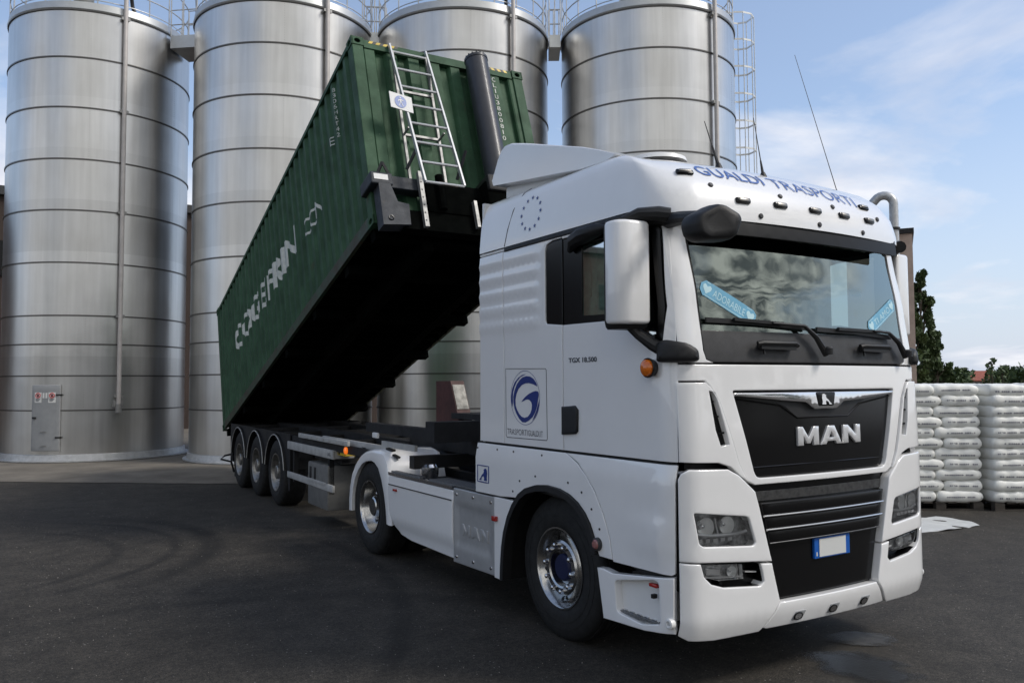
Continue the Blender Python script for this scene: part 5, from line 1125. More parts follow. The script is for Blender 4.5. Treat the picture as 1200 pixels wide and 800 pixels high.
# ---- wheels
def tyre_prof(w_,R_,r_):
    return [(.028,r_-.012),(.010,r_+.01),(.0,r_+.07),(.002,R_-.09),(.014,R_-.045),(.03,R_-.018),(.05,R_-.004),(.07,R_),(w_-.07,R_),(w_-.05,R_-.004),(w_-.03,R_-.018),(w_-.012,R_-.05),(w_,R_-.1),(w_,r_+.06),(w_-.02,r_-.012)]
def tyre(c,w_,R_,r_,par,nm='tyre'):
    b=B(); b.lathe(tyre_prof(w_,R_,r_),(0,0,0),axis='x',n=72); 
    # grooves as darker raised blocks: real ribs round the tread
    for x0 in (.075,.125,.175,.225):
        if x0<w_-.07: b.lathe([(x0,R_-.002),(x0,R_+.006),(x0+.036,R_+.006),(x0+.036,R_-.002)],(0,0,0),axis='x',n=72)
    for i in range(60):
        a=2*math.pi*i/60
        for x0 in (.030,):
            c1=Vector((x0,math.cos(a)*(R_-.012),math.sin(a)*(R_-.012))); t_=Vector((0,-math.sin(a),math.cos(a)));r0=Vector((0,math.cos(a),math.sin(a)))
            b.add([c1+Vector((dx,0,0))*1+t_*dt+r0*dr_ for dx,dr_ in ((0,-.02),(.03,.012)) for dt in (-.014,.014)],[(0,1,3,2)])
    b.tube([(0.0015,math.cos(t*.2094)*(r_+.10),math.sin(t*.2094)*(r_+.10)) for t in range(30)],.004,4,closed=True)
    b.tube([(0.0035,math.cos(t*.2094)*(R_-.085),math.sin(t*.2094)*(R_-.085)) for t in range(30)],.0035,4,closed=True)
    return b.obj(nm,'rubber',par,local=True,smooth=40)
def front_wheel(loc):
    b=B(); r=.287
    b.lathe([(.06,r-.02),(.012,r-.006),(.004,r+.008),(.004,r-.002),(.016,r-.016),(.05,r-.03),(.075,r-.05),(.07,.225),(.045,.205),(.030,.20),(.018,.185),(.016,.145),(.024,.132),(.055,.128),(.075,.124),(.08,.06),(.08,0)],(0,0,0),axis='x',n=64)
    wl=b.obj('wheel','alu',truck,smooth=30); wl.location=loc; wl.matrix_parent_inverse=wm(truck).inverted()
    tyre(None,.315,.52,r,wl)
    for i in range(10):
        a=2*math.pi*i/10+.1; b=B(); b.lathe([(0,.020),(-.012,.020),(-.030,.0165),(-.036,.010),(-.038,0)],(0,0,0),axis='x',n=14); o=b.obj('wheel_nut','bright',wl,local=True); o.location=(0.018,math.cos(a)*.166,math.sin(a)*.166)
    for i in range(10):
        b=B(); a=2*math.pi*i/10+.41; p=Vector((.062,math.cos(a)*.238,math.sin(a)*.238)); ax=Vector((-.75,-math.cos(a)*.4,-math.sin(a)*.4)).normalized(); u=ax.orthogonal().normalized(); v=ax.cross(u)
        b.add([p+ax*.006+(u*math.cos(t*.5236)+v*math.sin(t*.5236))*.017 for t in range(12)],[tuple(range(12))])
        b.obj('vent_hole','seam',wl,local=True,smooth=0)
    b=B(); b.lathe([(.079,.10),(.045,.098),(.03,.085),(.028,0)],(0,0,0),axis='x',n=32); b.obj('hub','hub',wl,local=True)
    return wl
fw_=front_wheel((.075,WY,.515))
c=copytree(fw_,truck); c.matrix_parent_inverse=wm(truck).inverted(); c.location=(2.44-.075,WY,.515); c.rotation_euler=(0,0,math.pi)
def dish_wheel(loc,par,R_,mm,name='wheel',dual=True,depth=.14):
    b=B(); r=.287
    b.lathe([(.03,r-.005),(.004,r+.006),(.004,r-.006),(.02,r-.02),(.04,r-.026),(depth-.03,r-.04),(depth,r-.06),(depth+.006,.19),(depth-.004,.17),(depth-.01,.13),(depth-.01,.115),(depth-.03,.113),(depth-.09,.105),(depth-.10,.09),(depth-.10,0)],(0,0,0),axis='x',n=56)
    wl=b.obj(name,mm,par,smooth=30); wl.location=loc; wl.matrix_parent_inverse=wm(par).inverted()
    tyre(None,.30 if dual else .385,R_,r,wl)
    if dual:
        o=tyre(None,.30,R_,r,wl); o.location=(.345,0,0)
    for i in range(10):
        a=2*math.pi*i/10; b=B(); b.lathe([(0,.017),(-.026,.0165),(-.034,.010),(-.036,0)],(0,0,0),axis='x',n=12); o=b.obj('wheel_nut','bright',wl,local=True); o.location=(depth-.008,math.cos(a)*.145,math.sin(a)*.145)
    for i in range(10):
        b=B(); a=2*math.pi*i/10+.31; p=Vector((depth-.004,math.cos(a)*.213,math.sin(a)*.213)); b.add([p+Vector((-.004,math.cos(t*.6283)*.019,math.sin(t*.6283)*.019)) for t in range(10)],[tuple(range(10))])
        b.obj('vent_hole','seam',wl,local=True,smooth=0)
    return wl
rw=dish_wheel((.03,5.075,.515),truck,.515,'alu')
c=copytree(rw,truck); c.matrix_parent_inverse=wm(truck).inverted(); c.location=(2.44-.03,5.075,.515); c.rotation_euler=(0,0,math.pi)
# ================================================================ TIPPING TRAILER
RZ=-.019
trailer=thing('tipping_trailer',(.043,4.0,0),'dark three axle tipping semi trailer with grey side rails, its frame raised','trailer',rz=RZ)
cr_,sr_=math.cos(RZ),math.sin(RZ)
def T(x,y,z): y=y-4.0; return (.043+x*cr_-y*sr_, 4.0+x*sr_+y*cr_, z)   # y counted along the trailer in the yard's metres
def TB(): return B(tf=T)
def tobj(b,name,m,par=trailer,**k): return b.obj(name,m,par,**k)
b=TB()
for x in (.72,1.66):
    b.box((x,3.9,1.12),(x+.12,5.7,1.28)); b.box((x,5.6,.90),(x+.12,12.9,1.17))
for y in (4.2,5.6,6.9,8.2,9.3,10.6,11.9,12.7): b.box((.10,y-.06,1.0),(2.36,y+.06,1.13))
for x in (.06,2.33): b.box((x,5.2,1.02),(x+.05,12.6,1.12))
tobj(b,'chassis_frame','dark',smooth=0)
b=TB(); b.box((.55,3.55,1.17),(1.95,4.05,1.29)); b.box((.05,3.55,1.30),(2.39,3.75,1.50)); b.box((.05,3.75,1.33),(.16,5.4,1.43)); b.box((2.28,3.75,1.33),(2.39,5.4,1.43)); b.box((.6,3.6,1.50),(1.0,4.3,1.56)); tobj(b,'front_cross_frame','dark',smooth=0)
b=TB(); b.box((.045,4.0,1.19),(.075,4.9,1.25)); tobj(b,'marker_board','lightgrey',smooth=0)
b=TB(); b.box((.03,5.0,1.27),(.06,5.16,1.33),.01); tobj(b,'side_marker','signw')
# upright cradle at the front
b=TB(); b.add([(.62,4.12,1.40),(.78,4.12,1.40),(.78,4.72,1.40),(.62,4.72,1.40),(.62,4.36,1.90),(.78,4.36,1.90),(.78,4.72,1.90),(.62,4.72,1.90)],[(0,1,2,3),(4,5,6,7),(0,1,5,4),(1,2,6,5),(2,3,7,6),(3,0,4,7)]); cr=tobj(b,'cradle_post','redbrown',smooth=0)
b=TB(); b.add([(.63,4.225,1.60),(.77,4.225,1.60),(.77,4.35,1.86),(.63,4.35,1.86),(.63,4.208,1.60),(.77,4.208,1.60),(.77,4.33,1.86),(.63,4.33,1.86)],[(0,1,2,3),(4,5,6,7),(0,1,5,4),(1,2,6,5),(2,3,7,6),(3,0,4,7)]); tobj(b,'reflective_strip','worn',cr,smooth=0)
# side rails
b=TB(); b.box((.0,5.9,1.125),(.035,8.0,1.185),.004)
for i in range(8): b.box((-.008,6.05+i*.26,1.145),(.0,6.075+i*.26,1.165))
tobj(b,'deck_rail','lightgrey')
b=TB(); b.box((.10,4.75,1.10),(.135,7.2,1.185),.004); tobj(b,'deck_rail','lightgrey')
b=TB(); b.box((.02,6.50,.92),(.055,8.65,1.035),.008); b.box((.02,6.50,.93),(.30,6.55,1.03)); gu=tobj(b,'side_guard','lightgrey')
b=TB(); text(b,'LAG',lambda a,c,d=0:(.018,a,c),0,6.72,6.60,.955,1.0,bold=.02); tobj(b,'maker_lettering','print',gu,smooth=0)
b=TB(); b.box((.02,6.52,.50),(.055,8.65,.59),.008); tobj(b,'side_guard','lightgrey')
for y in (6.75,8.4): b=TB(); b.box((.056,y,.45),(.12,y+.06,1.06)); tobj(b,'guard_bracket','dark',smooth=0)
# locker
b=TB(); b.box((.03,6.75,.24),(.62,7.62,.82),.02); lk=tobj(b,'tool_locker','dgrey2')
b=TB()
for y in (7.25,7.45): b.box((.02,y,.58),(.032,y+.07,.76),.01)
tobj(b,'locker_latch','black',lk)
b=TB(); b.box((.012,6.80,.56),(.03,7.56,.60),.004); tobj(b,'locker_trim','lightgrey',lk)
b=TB(); b.tube([(.3,6.78,.86),(.3,7.1,.86),(.3,7.4,.86)],.05,10); b.box((.15,6.55,.85),(.55,7.7,.90)); tobj(b,'hose_carrier','dark')
# chock, lamp, tanks
b=TB(); b.add([(.08,6.72,.98),(.08,6.22,.98),(.08,6.24,1.09),(.08,6.36,1.135),(.08,6.68,1.135),(.26,6.72,.98),(.26,6.22,.98),(.26,6.24,1.09),(.26,6.36,1.135),(.26,6.68,1.135)],[(0,1,2,3,4),(5,6,7,8,9)]+[(i,(i+1)%5,5+(i+1)%5,5+i) for i in range(5)]); ck=tobj(b,'wheel_chock','yellow',smooth=0)
b=TB()
for y in (6.40,6.55): b.box((.07,y,.99),(.081,y+.055,1.06),.008)
tobj(b,'chock_recess','black',ck)
b=TB(); b.lathe([(0,.045),(-.02,.045),(-.03,.03),(-.032,0)],(.06,6.10,1.06),axis='x',n=14); tobj(b,'marker_lamp','amberglow')
b=TB(); b.lathe([(0,0),(0,.10),(.03,.12),(.8,.12),(.83,.10),(.83,0)],(.3,6.2,.80),axis='x',n=18); tobj(b,'air_tank','dark'); b=TB(); b.lathe([(0,0),(0,.14),(.03,.16),(1.0,.16),(1.03,.14),(1.03,0)],(.35,5.75,.72),axis='x',n=18); tobj(b,'air_tank','dark')
for x in (.42,1.90): b=TB(); b.box((x,6.05,.30),(x+.12,6.19,1.05)); b.box((x-.08,6.0,.24),(x+.2,6.24,.30)); tobj(b,'landing_leg','dark',smooth=0)
# wheels on three axles
for i,y in enumerate((9.33,10.63,11.94)):
    X0=T(.02,y,.51); 
    if i==0: tw=dish_wheel(X0,trailer,.51,'steelrim',dual=False,depth=.11); tw.rotation_euler=(0,0,RZ); w_=tw
    else: w_=copytree(tw,trailer); w_.location=X0
    c=copytree(tw,trailer); c.location=T(2.42,y,.51); c.rotation_euler=(0,0,math.pi+RZ)
    b=TB(); b.lathe([(.0,.09),(.1,.18),(.3,.18),(.45,.07),(1.85,.07),(2.0,.18),(2.2,.18),(2.3,.09)],(.07,y,.51),axis='x',n=16); tobj(b,'axle','dark')
    for x0,x1 in ((.0,.46),(2.0,2.46)):
        b=TB(); n=18
        pts_=[(y+.585*math.cos(R(a)),.51+.585*math.sin(R(a))) for a in [8+164*k/n for k in range(n+1)]]
        b.grid(lambda k,j:(x0 if j==0 else x1,pts_[k][0],pts_[k][1]),n+1,2); b.grid(lambda k,j:(x0 if x0<1 else x1,*( (pts_[k][0],pts_[k][1]) if j==0 else (y+(pts_[k][0]-y)*1.03,.51+(pts_[k][1]-.51)*1.03))),n+1,2)
        xe=x0-.004 if x0<1 else x1+.004
        mg=tobj(b,'mudguard','black')
        b=TB(); b.tube([(xe,p[0],p[1]) for p in pts_],.008,5); tobj(b,'mudguard_edge','lightgrey',mg)
for x in (.035,2.40):
    b=TB(); n=10; top=[]
    q=[(8.62,.30),(8.70,.62)]
    for yc in (9.33,10.63,11.94): q+=[(yc+.60*math.cos(R(a)),.52+.60*math.sin(R(a))) for a in (172,150,130,110,90,70,50,30,8)]
    q+=[(12.75,.35),(12.75,1.14),(8.55,1.14),(8.55,.30)]
    if x>1: pass
    patch(b,q,lambda a,c,d=0,x=x:(x+(-d if x<1 else d),a,c),h=.2,e=0,th=.01)
    tobj(b,'wheel_skirt','dark',smooth=0)
# rear
b=TB(); b.box((.08,12.75,.40),(.34,12.95,1.02),.01); b.box((2.1,12.75,.40),(2.36,12.95,1.02),.01); b.box((.1,12.85,.62),(2.34,12.93,.74)); b.tube([(.2,12.95,.55),(-.02,13.02,.5),(-.1,13.0,.44),(.1,12.98,.38),(.15,12.97,.18)],.02,6); b.box((.16,12.9,.10),(.22,12.98,.42)); tobj(b,'rear_bumper','dark',smooth=0)
b=TB(); b.box((.06,12.70,.985),(.30,12.80,1.03)); tobj(b,'lamp_bracket','lightgrey',smooth=0)
b=TB()
for x in (.45,1.9): b.box((x,12.9,.95),(x+.12,13.3,1.18)); 
b.tube([(.3,13.15,1.08),(2.15,13.15,1.08)],.05,12); tobj(b,'tipping_hinge','dark',smooth=30)

# ================================================================ CONTAINER (its own axes: a along, b across, c up)
CP=(0.2201,13.3118,0.95994); cyaw,ct=-0.018968,0.317788; CLn,CH,CW=8.71132,2.591,2.437
fA=Vector((math.sin(cyaw)*math.cos(ct),-math.cos(cyaw)*math.cos(ct),math.sin(ct))); rA=Vector((math.cos(cyaw),math.sin(cyaw),0)); uA=rA.cross(-fA)
if uA.z<0: uA=-uA
oA=Vector(CP)
def C_(a,b_,c): return oA+fA*a+rA*b_+uA*c
# tipping frame (part of the trailer, raised with the container)
def CB(): return B(tf=C_)
b=CB()
for y in (.62,1.68): b.box((.0,y,-.24),(CLn-.1,y+.13,-.01))
for x in (.1,1.6,3.1,4.6,6.1,7.5,8.45): b.box((x,.05,-.13),(x+.14,CW-.05,-.012))
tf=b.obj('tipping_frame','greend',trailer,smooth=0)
b=CB(); b.box((CLn+.01,.30,-.12),(CLn+.16,CW-.02,.12)); b.box((CLn+.02,.62,.12),(CLn+.18,1.86,.52),.02); b.box((CLn+.01,1.35,.12),(CLn+.34,1.95,.56),.04); b.tube([(CLn+.2,.8,.15),(CLn+.2,.8,.6)],.05,8); b.obj('headstock','greend',trailer,smooth=30)
b=CB(); b.box((CLn-.16,-.055,.40),(CLn+.20,.21,.55),.015); b.box((CLn+.0,.20,.40),(CLn+.14,.62,.56),.01)
BQ=[(.03,.42),(.17,.42),(.235,.19),(.37,.17),(.36,-.09),(.03,-.12)]; nq=len(BQ)
b.add([(CLn+.03,p,q) for p,q in BQ]+[(CLn+.20,p,q) for p,q in BQ],[tuple(range(nq)),tuple(range(nq,2*nq))]+[(i,(i+1)%nq,nq+(i+1)%nq,nq+i) for i in range(nq)])
fb=b.obj('locking_bracket','frame_grey',trailer,smooth=0)
b=CB(); b.box((CLn+.201,-.02,.45),(CLn+.206,.15,.52)); b.obj('reflector','signw',fb,smooth=0)
b=CB(); b.tube([(CLn+.204+0*t,.13+.028*math.cos(t*.52),-.03+.028*math.sin(t*.52)) for t in range(13)],.006,5); b.obj('ring','gloss',fb,smooth=0)
b=CB(); b.box((CLn+.18,1.20,-.05),(CLn+.24,1.24,.30)); b.obj('perforated_strap','galvdark',trailer,smooth=0)
b=CB(); b.box((CLn+.16,.53,-.10),(CLn+.22,.58,.62))
for i in range(6): b.tube([(CLn+.222,.555,-.02+i*.1),(CLn+.23,.555,-.02+i*.1)],.010,6)
b.obj('perforated_strap','galvdark',trailer,smooth=0)
b=CB(); b.bar((CLn+.05,.06,.55),(CLn+.10,.15,.75),.03,.03); b.bar((CLn+.10,.15,.75),(CLn+.12,.22,.55),.02,.03); b.obj('stay_bracket','black',trailer,smooth=0)
b=CB(); b.bar((CLn+.1,1.10,.65),(CLn+.25,1.20,.98),.025,.03); b.obj('stay_bracket','black',trailer,smooth=0)
b=CB(); b.bar((CLn+.1,.45,.70),(CLn+.25,.62,1.05),.025,.03); b.obj('stay_bracket','black',trailer,smooth=0)
# ladder
b=CB(); a0,c0_,a1,c1_=CLn+.02,2.56,CLn+.44,.34
lp=lambda t,y:(a0+(a1-a0)*t,y,c0_+(c1_-c0_)*t)
for y in (.49,.985): b.bar(C_(0,0,0)*0+Vector(lp(0,y)),Vector(lp(1,y)),.022,.045,up=(1,0,0))
for i in range(8): t=.055+.945*i/7.0; b.tube([lp(t-.0,.49),lp(t-.0,.985)],.016,8)
ld=b.obj('ladder','galv',trailer,smooth=30)
b=CB()
for y in (.505,.97): b.bar((CLn+.04,y,2.45),(CLn+.04,y,.45),.03,.035,up=(1,0,0))
for c in (1.85,1.22): b.bar((CLn+.045,.50,c),(CLn+.045,.98,c),.03,.03,up=(1,0,0))
b.bar((CLn+.05,.505,1.22),(CLn+.20,.505,1.22),.02,.02); b.bar((CLn+.05,.97,1.22),(CLn+.20,.97,1.22),.02,.02); b.obj('ladder_guide','galvdark',trailer,smooth=0)
b=CB(); b.bar((CLn+.43,.66,.345),(CLn+.43,.90,.335),.035,.035); b.obj('step_grip','wood',ld,smooth=0)
b=CB(); sg=[(.28,1.42),(.56,1.38),(.56,1.60),(.28,1.64)]; b.add([(CLn+.26,p,q) for p,q in sg]+[(CLn+.27,p,q) for p,q in sg],[(0,1,2,3),(4,5,6,7),(0,1,5,4),(1,2,6,5),(2,3,7,6),(3,0,4,7)]); sn=b.obj('pictogram_plate','signw',ld,smooth=0)
b=CB(); b.add([(CLn+.274,.41+.075*math.cos(t*.3142),1.51+.085*math.sin(t*.3142)) for t in range(20)],[tuple(range(20))]); b.obj('blue_disc','blue2',sn,smooth=0)
b=CB(); px_=lambda P:[(CLn+.277,.41+a*.05,1.51+c*.07) for a,c in P]
for P in ([(-.15,.62),(.15,.62),(.2,.9),(-.2,.9)],[(-.2,.5),(.2,.5),(.15,-.1),(-.15,-.1)],[(-.15,-.1),(0,-.1),(-.45,-.9),(-.6,-.9)],[(0,-.1),(.15,-.1),(.6,-.9),(.4,-.9)],[(-.2,.5),(-.15,.3),(-.7,.0),(-.75,.15)],[(.2,.5),(.15,.3),(.7,.1),(.75,.25)]): b.add(px_(P),[(0,1,2,3)])
b.obj('walking_symbol','signw',sn,smooth=0)
# hydraulic ram
b=CB(); bx=1.625; b.tube([(CLn+.18,bx,.50),(CLn+.18,bx,2.44)],.148,32); b.tube([(CLn+.18,bx,2.44),(CLn+.18,bx,2.475)],.155,32); ra_=b.obj('hydraulic_ram','cylpaint',trailer,smooth=40)
b=CB()
for i in range(16): a=2*math.pi*i/16; b.tube([(CLn+.18+.135*math.cos(a),bx+.135*math.sin(a),2.47),(CLn+.18+.135*math.cos(a),bx+.135*math.sin(a),2.50)],.012,6)
b.obj('cap_bolt','dgrey',ra_)
b=CB(); b.box((CLn-.02,bx-.26,.40),(CLn+.38,bx+.30,.62),.03); b.obj('ram_collar','black',ra_)
p0=C_(CLn+.18,bx,.5); p1=Vector((1.55,3.25,1.3)); b=B(); b.tube([p0,p0.lerp(p1,.33)],.115,24); b.tube([p0.lerp(p1,.33),p0.lerp(p1,.66)],.095,24); b.tube([p0.lerp(p1,.66),p1],.075,24); b.obj('ram_rod','bright',ra_)

box=thing('shipping_container',CP,'green corrugated container with white lettering, tipped up front end high','container')
PD=.262; 
def corr(a,amp=.036):
    u=((a-.20)%PD)/PD
    if u<.28: return 0.
    if u<.42: return amp*(u-.28)/.14
    if u<.86-.0: return amp
    return amp*(1-(u-.86)/.14)
def cols(a0,a1):
    k=int((a0-.20)//PD)-1; out=[a0]
    while .20+k*PD<a1:
        for f in (0,.28,.42,.86):
            a=.20+k*PD+f*PD
            if a0+1e-4<a<a1-1e-4: out.append(a)
        k+=1
    return out+[a1]
cs=cols(.13,CLn-.13)
for side in (0,1):
    fx=(lambda d:.012+d) if side==0 else (lambda d:CW-.012-d)
    b=CB(); b.grid(lambda i,j:(cs[i],fx(corr(cs[i])),(.14,1.35,CH-.075)[j]),len(cs),3); sw=b.obj('side_wall','green',box,smooth=0)
    if side==0: near_wall=sw
def fwall(bc):
    u=((bc-.155)%.295)/.295; return .0 if u<.5 else (.06*(u-.5)/.06 if u<.56 else (.06 if u<.92 else .06*(1-(u-.92)/.08)))
fc=sorted(set([round(.13+i*(CW-.26)/120,4) for i in range(121)]))
b=CB(); b.grid(lambda i,j:(CLn-.025-fwall(fc[i]),fc[i],(.13,1.3,CH-.09)[j]),len(fc),3); b.obj('front_wall','green',box,smooth=25)
b=CB(); b.box((.03,.1,.1),(.06,CW-.1,CH-.1)); b.obj('rear_door','green',box,smooth=0)
b=CB(); b.box((.05,.05,CH-.055),(CLn-.05,CW-.05,CH-.02)); b.obj('roof','green',box,smooth=0)
for q_ in [((.15,y,CH-.08),(CLn-.15,y+.06,CH-.02)) for y in (0,CW-.06)]+[((x,.16,CH-.13),(x+.07,CW-.16,CH-.015)) for x in (0.02,CLn-.08)]+[((CLn-.10,.16,0),(CLn-.01,CW-.16,.14)),((.02,.16,0),(.1,CW-.16,.14))]: b=CB(); b.box(*q_); b.obj('rail','green',box,smooth=0)
for y in (0,CW-.05): b=CB(); b.box((.15,y,.012),(CLn-.15,y+.05,.15)); b.obj('bottom_rail','green2',box,smooth=0)
for x,y in ((0,0),(0,CW-.15),(CLn-.17,0),(CLn-.17,CW-.15)): b=CB(); b.box((x+.004,y+.004,.10),(x+.166,y+.146,CH-.11),.008); b.obj('corner_post','green',box,smooth=0)
# corner castings with their oval openings
b=CB()
def casting(ax,by,c0,front):
    w=.162;h=.118;d=.178
    x0,x1=(CLn-d+.006,CLn+.006) if front else (-.006,d-.006)
    y0,y1=(-.006,.156) if by==0 else (CW-.156,CW+.006)
    n=18; oy=[( (y0+y1)/2+.040*math.cos(2*math.pi*i/n),c0+h/2+.033*math.sin(2*math.pi*i/n)) for i in range(n)]
    patch(b,[(y0,c0),(y1,c0),(y1,c0+h),(y0,c0+h)],lambda a,c,dd=0:((x1+dd if front else x0-dd),a,c),h=.05,e=.003,th=.02,holes=[oy])
    ox=[( (x0+x1)/2+.050*math.cos(2*math.pi*i/n),c0+h/2+.033*math.sin(2*math.pi*i/n)) for i in range(n)]
    patch(b,[(x0,c0),(x1,c0),(x1,c0+h),(x0,c0+h)],lambda a,c,dd=0:(a,(y0-dd if by==0 else y1+dd),c),h=.05,e=.003,th=.02,holes=[ox])
    for yy,s in ((y1 if by==0 else y0,0),): b.add([(x0,yy,c0),(x1,yy,c0),(x1,yy,c0+h),(x0,yy,c0+h)],[(0,1,2,3)])
    b.add([(x0,y0,c0+h-.002),(x1,y0,c0+h-.002),(x1,y1,c0+h-.002),(x0,y1,c0+h-.002)],[(0,1,2,3)]); b.add([(x0,y0,c0+.002),(x1,y0,c0+.002),(x1,y1,c0+.002),(x0,y1,c0+.002)],[(0,1,2,3)])
for fr in (0,1):
    for by in (0,1):
        for c0 in (0,CH-.118): b=CB(); casting(0,by,c0,fr); b.obj('corner_casting','green',box,smooth=0)
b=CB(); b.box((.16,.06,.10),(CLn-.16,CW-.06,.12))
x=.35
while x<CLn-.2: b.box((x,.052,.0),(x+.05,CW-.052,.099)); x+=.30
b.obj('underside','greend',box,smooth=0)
# hazard stripes by the top castings
b=CB(); bk=CB()
for s0,sgn in ((.22,1),(CW-.22,-1)):
    for i in range(8):
        (b if i%2==0 else bk).add([(CLn-.008,s0+sgn*i*.048,CH-.055),(CLn-.008,s0+sgn*(i+1)*.048,CH-.055),(CLn-.008,s0+sgn*(i+1.5)*.048,CH-.018),(CLn-.008,s0+sgn*(i+.5)*.048,CH-.018)],[(0,1,2,3)])
hz_=b.obj('hazard_stripe','yellow',box,smooth=0); bk.obj('hazard_stripe','hazb',box,smooth=0)
# lettering follows the corrugation
def CW_(a,c,d=0): return (a,.012+corr(a)-.0025,c)
def sidetext(b,s,a0,a1,c0,c1,bold):
    # cut finely so that the letters follow the folds
    vs,fs=text_verts(s,bold); bm=bmesh.new(); V=[bm.verts.new(v) for v in vs]
    for f in fs:
        try: bm.faces.new([V[i] for i in f])
        except ValueError: pass
    x0=min(v[0] for v in vs);x1=max(v[0] for v in vs);y0=min(v[1] for v in vs);y1=max(v[1] for v in vs)
    for a in cs:
        if a0<a<a1:
            xx=x0+(a-a0)/(a1-a0)*(x1-x0); bmesh.ops.bisect_plane(bm,geom=bm.verts[:]+bm.edges[:]+bm.faces[:],plane_co=(xx,0,0),plane_no=(1,0,0))
    bm.verts.index_update(); P=[(a0+(v.co.x-x0)/(x1-x0)*(a1-a0),c0+(v.co.y-y0)/(y1-y0)*(c1-c0)) for v in bm.verts]
    b.add([CW_(a,c) for a,c in P],[tuple(v.index for v in f.verts) for f in bm.faces]); bm.free()
b=CB(); sidetext(b,'COGEFRIN',1.45,5.75,1.10,1.56,.022); sidetext(b,'CCN',6.15,7.0,1.10,1.36,.01)
b.obj('side_lettering','printw',box,smooth=0)
b=CB(); sidetext(b,'E',7.58,7.66,1.72,1.84,0)
for k in range(9): sidetext(b,'8306HRT42'[k],7.86,7.90,2.36-.085*k,2.42-.085*k,0)
b.obj('small_lettering','printw',box,smooth=0)
b=CB()
for k,ch_ in enumerate('CLIU3800810'):
    c=2.36-.092*k; text(b,ch_,lambda a,q,d=0:(CLn-.0215,a,q),0,1.955 if ch_ not in 'I1' else 1.972,2.005 if ch_ not in 'I1' else 1.986,c,c+.065,bold=.0)
b.obj('end_lettering','printw',box,smooth=0)
# ---------------------------------------------------------------- pallets of sacks
def sack_mesh(L_,W_,H_,seed,print_):
    rr=random.Random(seed); b=B(); na,nb=21,17
    ph=[rr.uniform(0,6.28) for _ in range(6)]
    def f(i,j,top):
        u=-1+2*i/(na-1); v=-1+2*j/(nb-1)
        ex=max(0,1-abs(u)**12.0)**.45; ey=max(0,1-abs(v)**9)**.45
        t=ex*ey*H_/2*(1+.05*math.sin(5*u+ph[0])+.04*math.sin(7*v+ph[1]+2*u)); 
        pinch=1-.07*abs(u)**3
        u=math.copysign(1-(1-abs(u))**1.5,u); v=math.copysign(1-(1-abs(v))**1.7,v); ex=max(0,1-abs(u)**12.0)**.45; ey=max(0,1-abs(v)**9)**.45; t=ex*ey*H_/2*(1+.06*math.sin(5*u+ph[0])+.05*math.sin(7*v+ph[1]+2*u)+.03*math.sin(17*u+ph[4]+3*v))
        return (u*L_/2*(1-.03*abs(v)**2),v*W_/2*pinch+.006*math.sin(9*u+ph[2])*abs(v),(t if top else -t*.95)+.002*math.sin(11*u+ph[3]))
    b.grid(lambda i,j:f(i,j,True),na,nb); b.grid(lambda i,j:f(i,j,False),na,nb)
    return b
def sack_print(L_,W_,H_,seed):
    rr=random.Random(seed); b=B()
    def surf(x,z):   # on the bulging front edge of the sack
        v=-(max(0,1-(abs(z)/(H_/2))**(1/.45)))**(1/9); u=x/(L_/2); return (x,v*W_/2*(1-.07*abs(u)**3)-.006,z)
    x=-L_*.36; z=rr.uniform(-.02,.015)
    while x<L_*.34:
        w_=rr.uniform(.012,.03); hh=.011
        if rr.random()<.86: b.add([surf(x,z-hh),surf(x+w_,z-hh),surf(x+w_,z+hh*.8),surf(x,z+hh*.8)],[(0,1,2,3)])
        x+=w_+.007
    if False:
        x=-L_*.30
        while x<L_*.0: w_=rr.uniform(.008,.02); b.add([surf(x,z+.022),surf(x+w_,z+.022),surf(x+w_,z+.03),surf(x,z+.03)],[(0,1,2,3)]); x+=w_+.006
    return b
M['sackprint']=mat('sack_print',(.20,.20,.23),.6)
def proto(L_,seed):
    o=sack_mesh(L_,.56,.180,seed,False).obj('sack','bag',smooth=60); p=sack_print(L_,.56,.180,seed+50).obj('print','sackprint',o,local=True,smooth=0,recalc=False); return o
PRO={}
def sack(L_,v):
    k=(L_,v)
    if k not in PRO: PRO[k]=proto(L_,hash((int(L_*100),v))%1000); return PRO[k]
    return copytree(PRO[k])
ORD=['lowest','second','third','fourth','fifth','sixth','seventh','eighth','ninth','tenth','top']
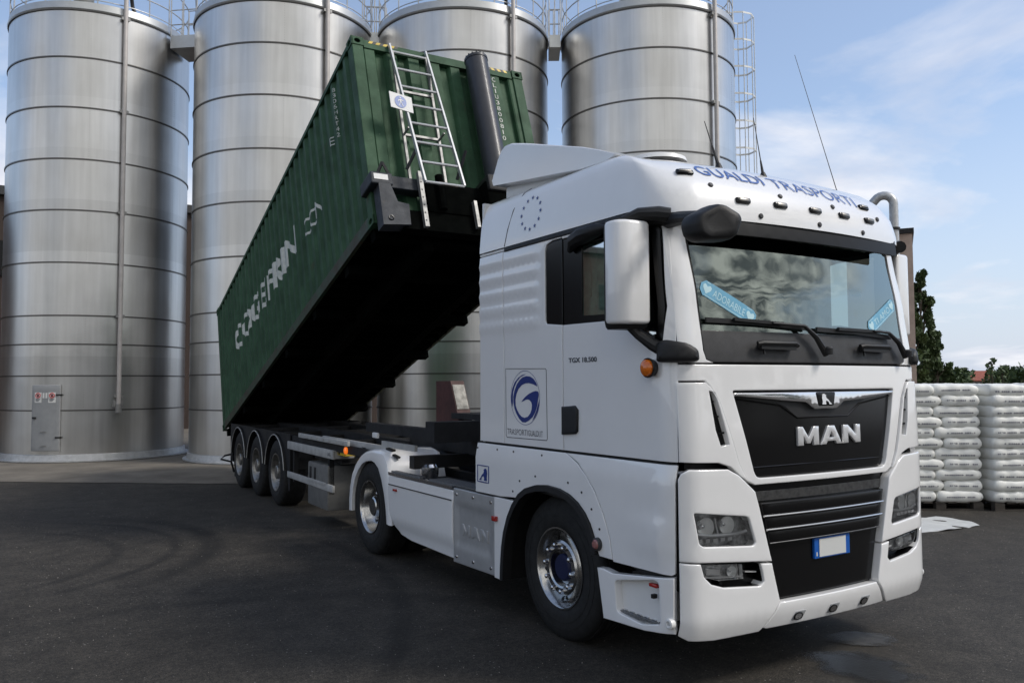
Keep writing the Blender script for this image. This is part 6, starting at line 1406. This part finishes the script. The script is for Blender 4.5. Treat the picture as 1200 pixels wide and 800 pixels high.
def stack(cx,cy,ang,desc,seed,layers=11,skip_print=False):
    rr=random.Random(seed); ca,sa=math.cos(ang),math.sin(ang)
    def W(x,y): return (cx+x*ca-y*sa,cy+x*sa+y*ca)
    t=thing('pallet',(cx,cy,0),'wooden pallet under the '+desc,'pallet','pallets under the sacks',rz=ang)
    b=B()
    for i in range(7): b.box((-.6+i*.175,-.53,.105),(-.6+i*.175+.13,.53,.125))
    b.obj('deck_board','wood',t,local=True,smooth=0)
    b=B()
    for y in (-.53,-.05,.43): 
        for x in (-.6,-.07,.46): b.box((x,y,.022),(x+.14,y+.1,.104))
        b.box((-.6,y,0),(.6,y+.1,.021))
    b.obj('block','wood',t,local=True,smooth=0)
    for k in range(layers):
        z=.125+.076+k*.153; a_=.66 if k%2 else .54; lens=(a_,1.2-a_); x=-.6
        for row,(yy,rn) in enumerate(((-.27,'front'),(.27,'rear'))):
            x=-.6
            for q_,L_ in enumerate(lens if row==0 else lens[::-1]):
                o=sack(round(L_+.015,3),rr.randrange(3)); xx=x+L_/2; x+=L_
                px,py=W(xx+rr.uniform(-.008,.008),yy+rr.uniform(-.014,.014)); o.location=(px,py,z+rr.uniform(-.003,.003)); o.rotation_euler=(rr.uniform(-.02,.02),rr.uniform(-.015,.015),ang+rr.uniform(-.025,.025)); 
                o['label']='white printed sack, %s layer, %s %s of the %s'%(ORD[k],rn,('left','right')[q_],desc); o['category']='sack'; o['group']='sacks stacked on the pallets'
d=Vector((1.29,-.86)).normalized(); ang=math.atan2(d.y,d.x); nv=Vector((-d.y,d.x))
A=Vector((8.62,3.03))
c=A-d*.60+nv*.54; stack(c.x,c.y,ang,'stack beside the truck',1)
c=A+d*.70+nv*.50; stack(c.x,c.y,ang+.05,'stack at the right edge',2)
c=A-d*.05+nv*1.85; stack(c.x,c.y,ang,'stack behind the two front ones',3)
b=B(); sh=[(6.0,2.75),(6.2,2.54),(6.62,2.40),(7.31,2.38),(7.45,2.60),(7.5,2.85),(7.45,3.05),(7.07,3.25),(6.5,3.3)]
rr=random.Random(5); patch(b,sh,lambda x,y,d_=0:(x,y,.012+d_+.012*math.sin(9*x+3*y)*math.sin(7*y)+.006*math.sin(23*x)),h=.08,e=0,th=0)
tag(b.obj('plastic_sheet','film',smooth=60),'crumpled white plastic sheet lying on the asphalt in front of the sacks','plastic sheet')
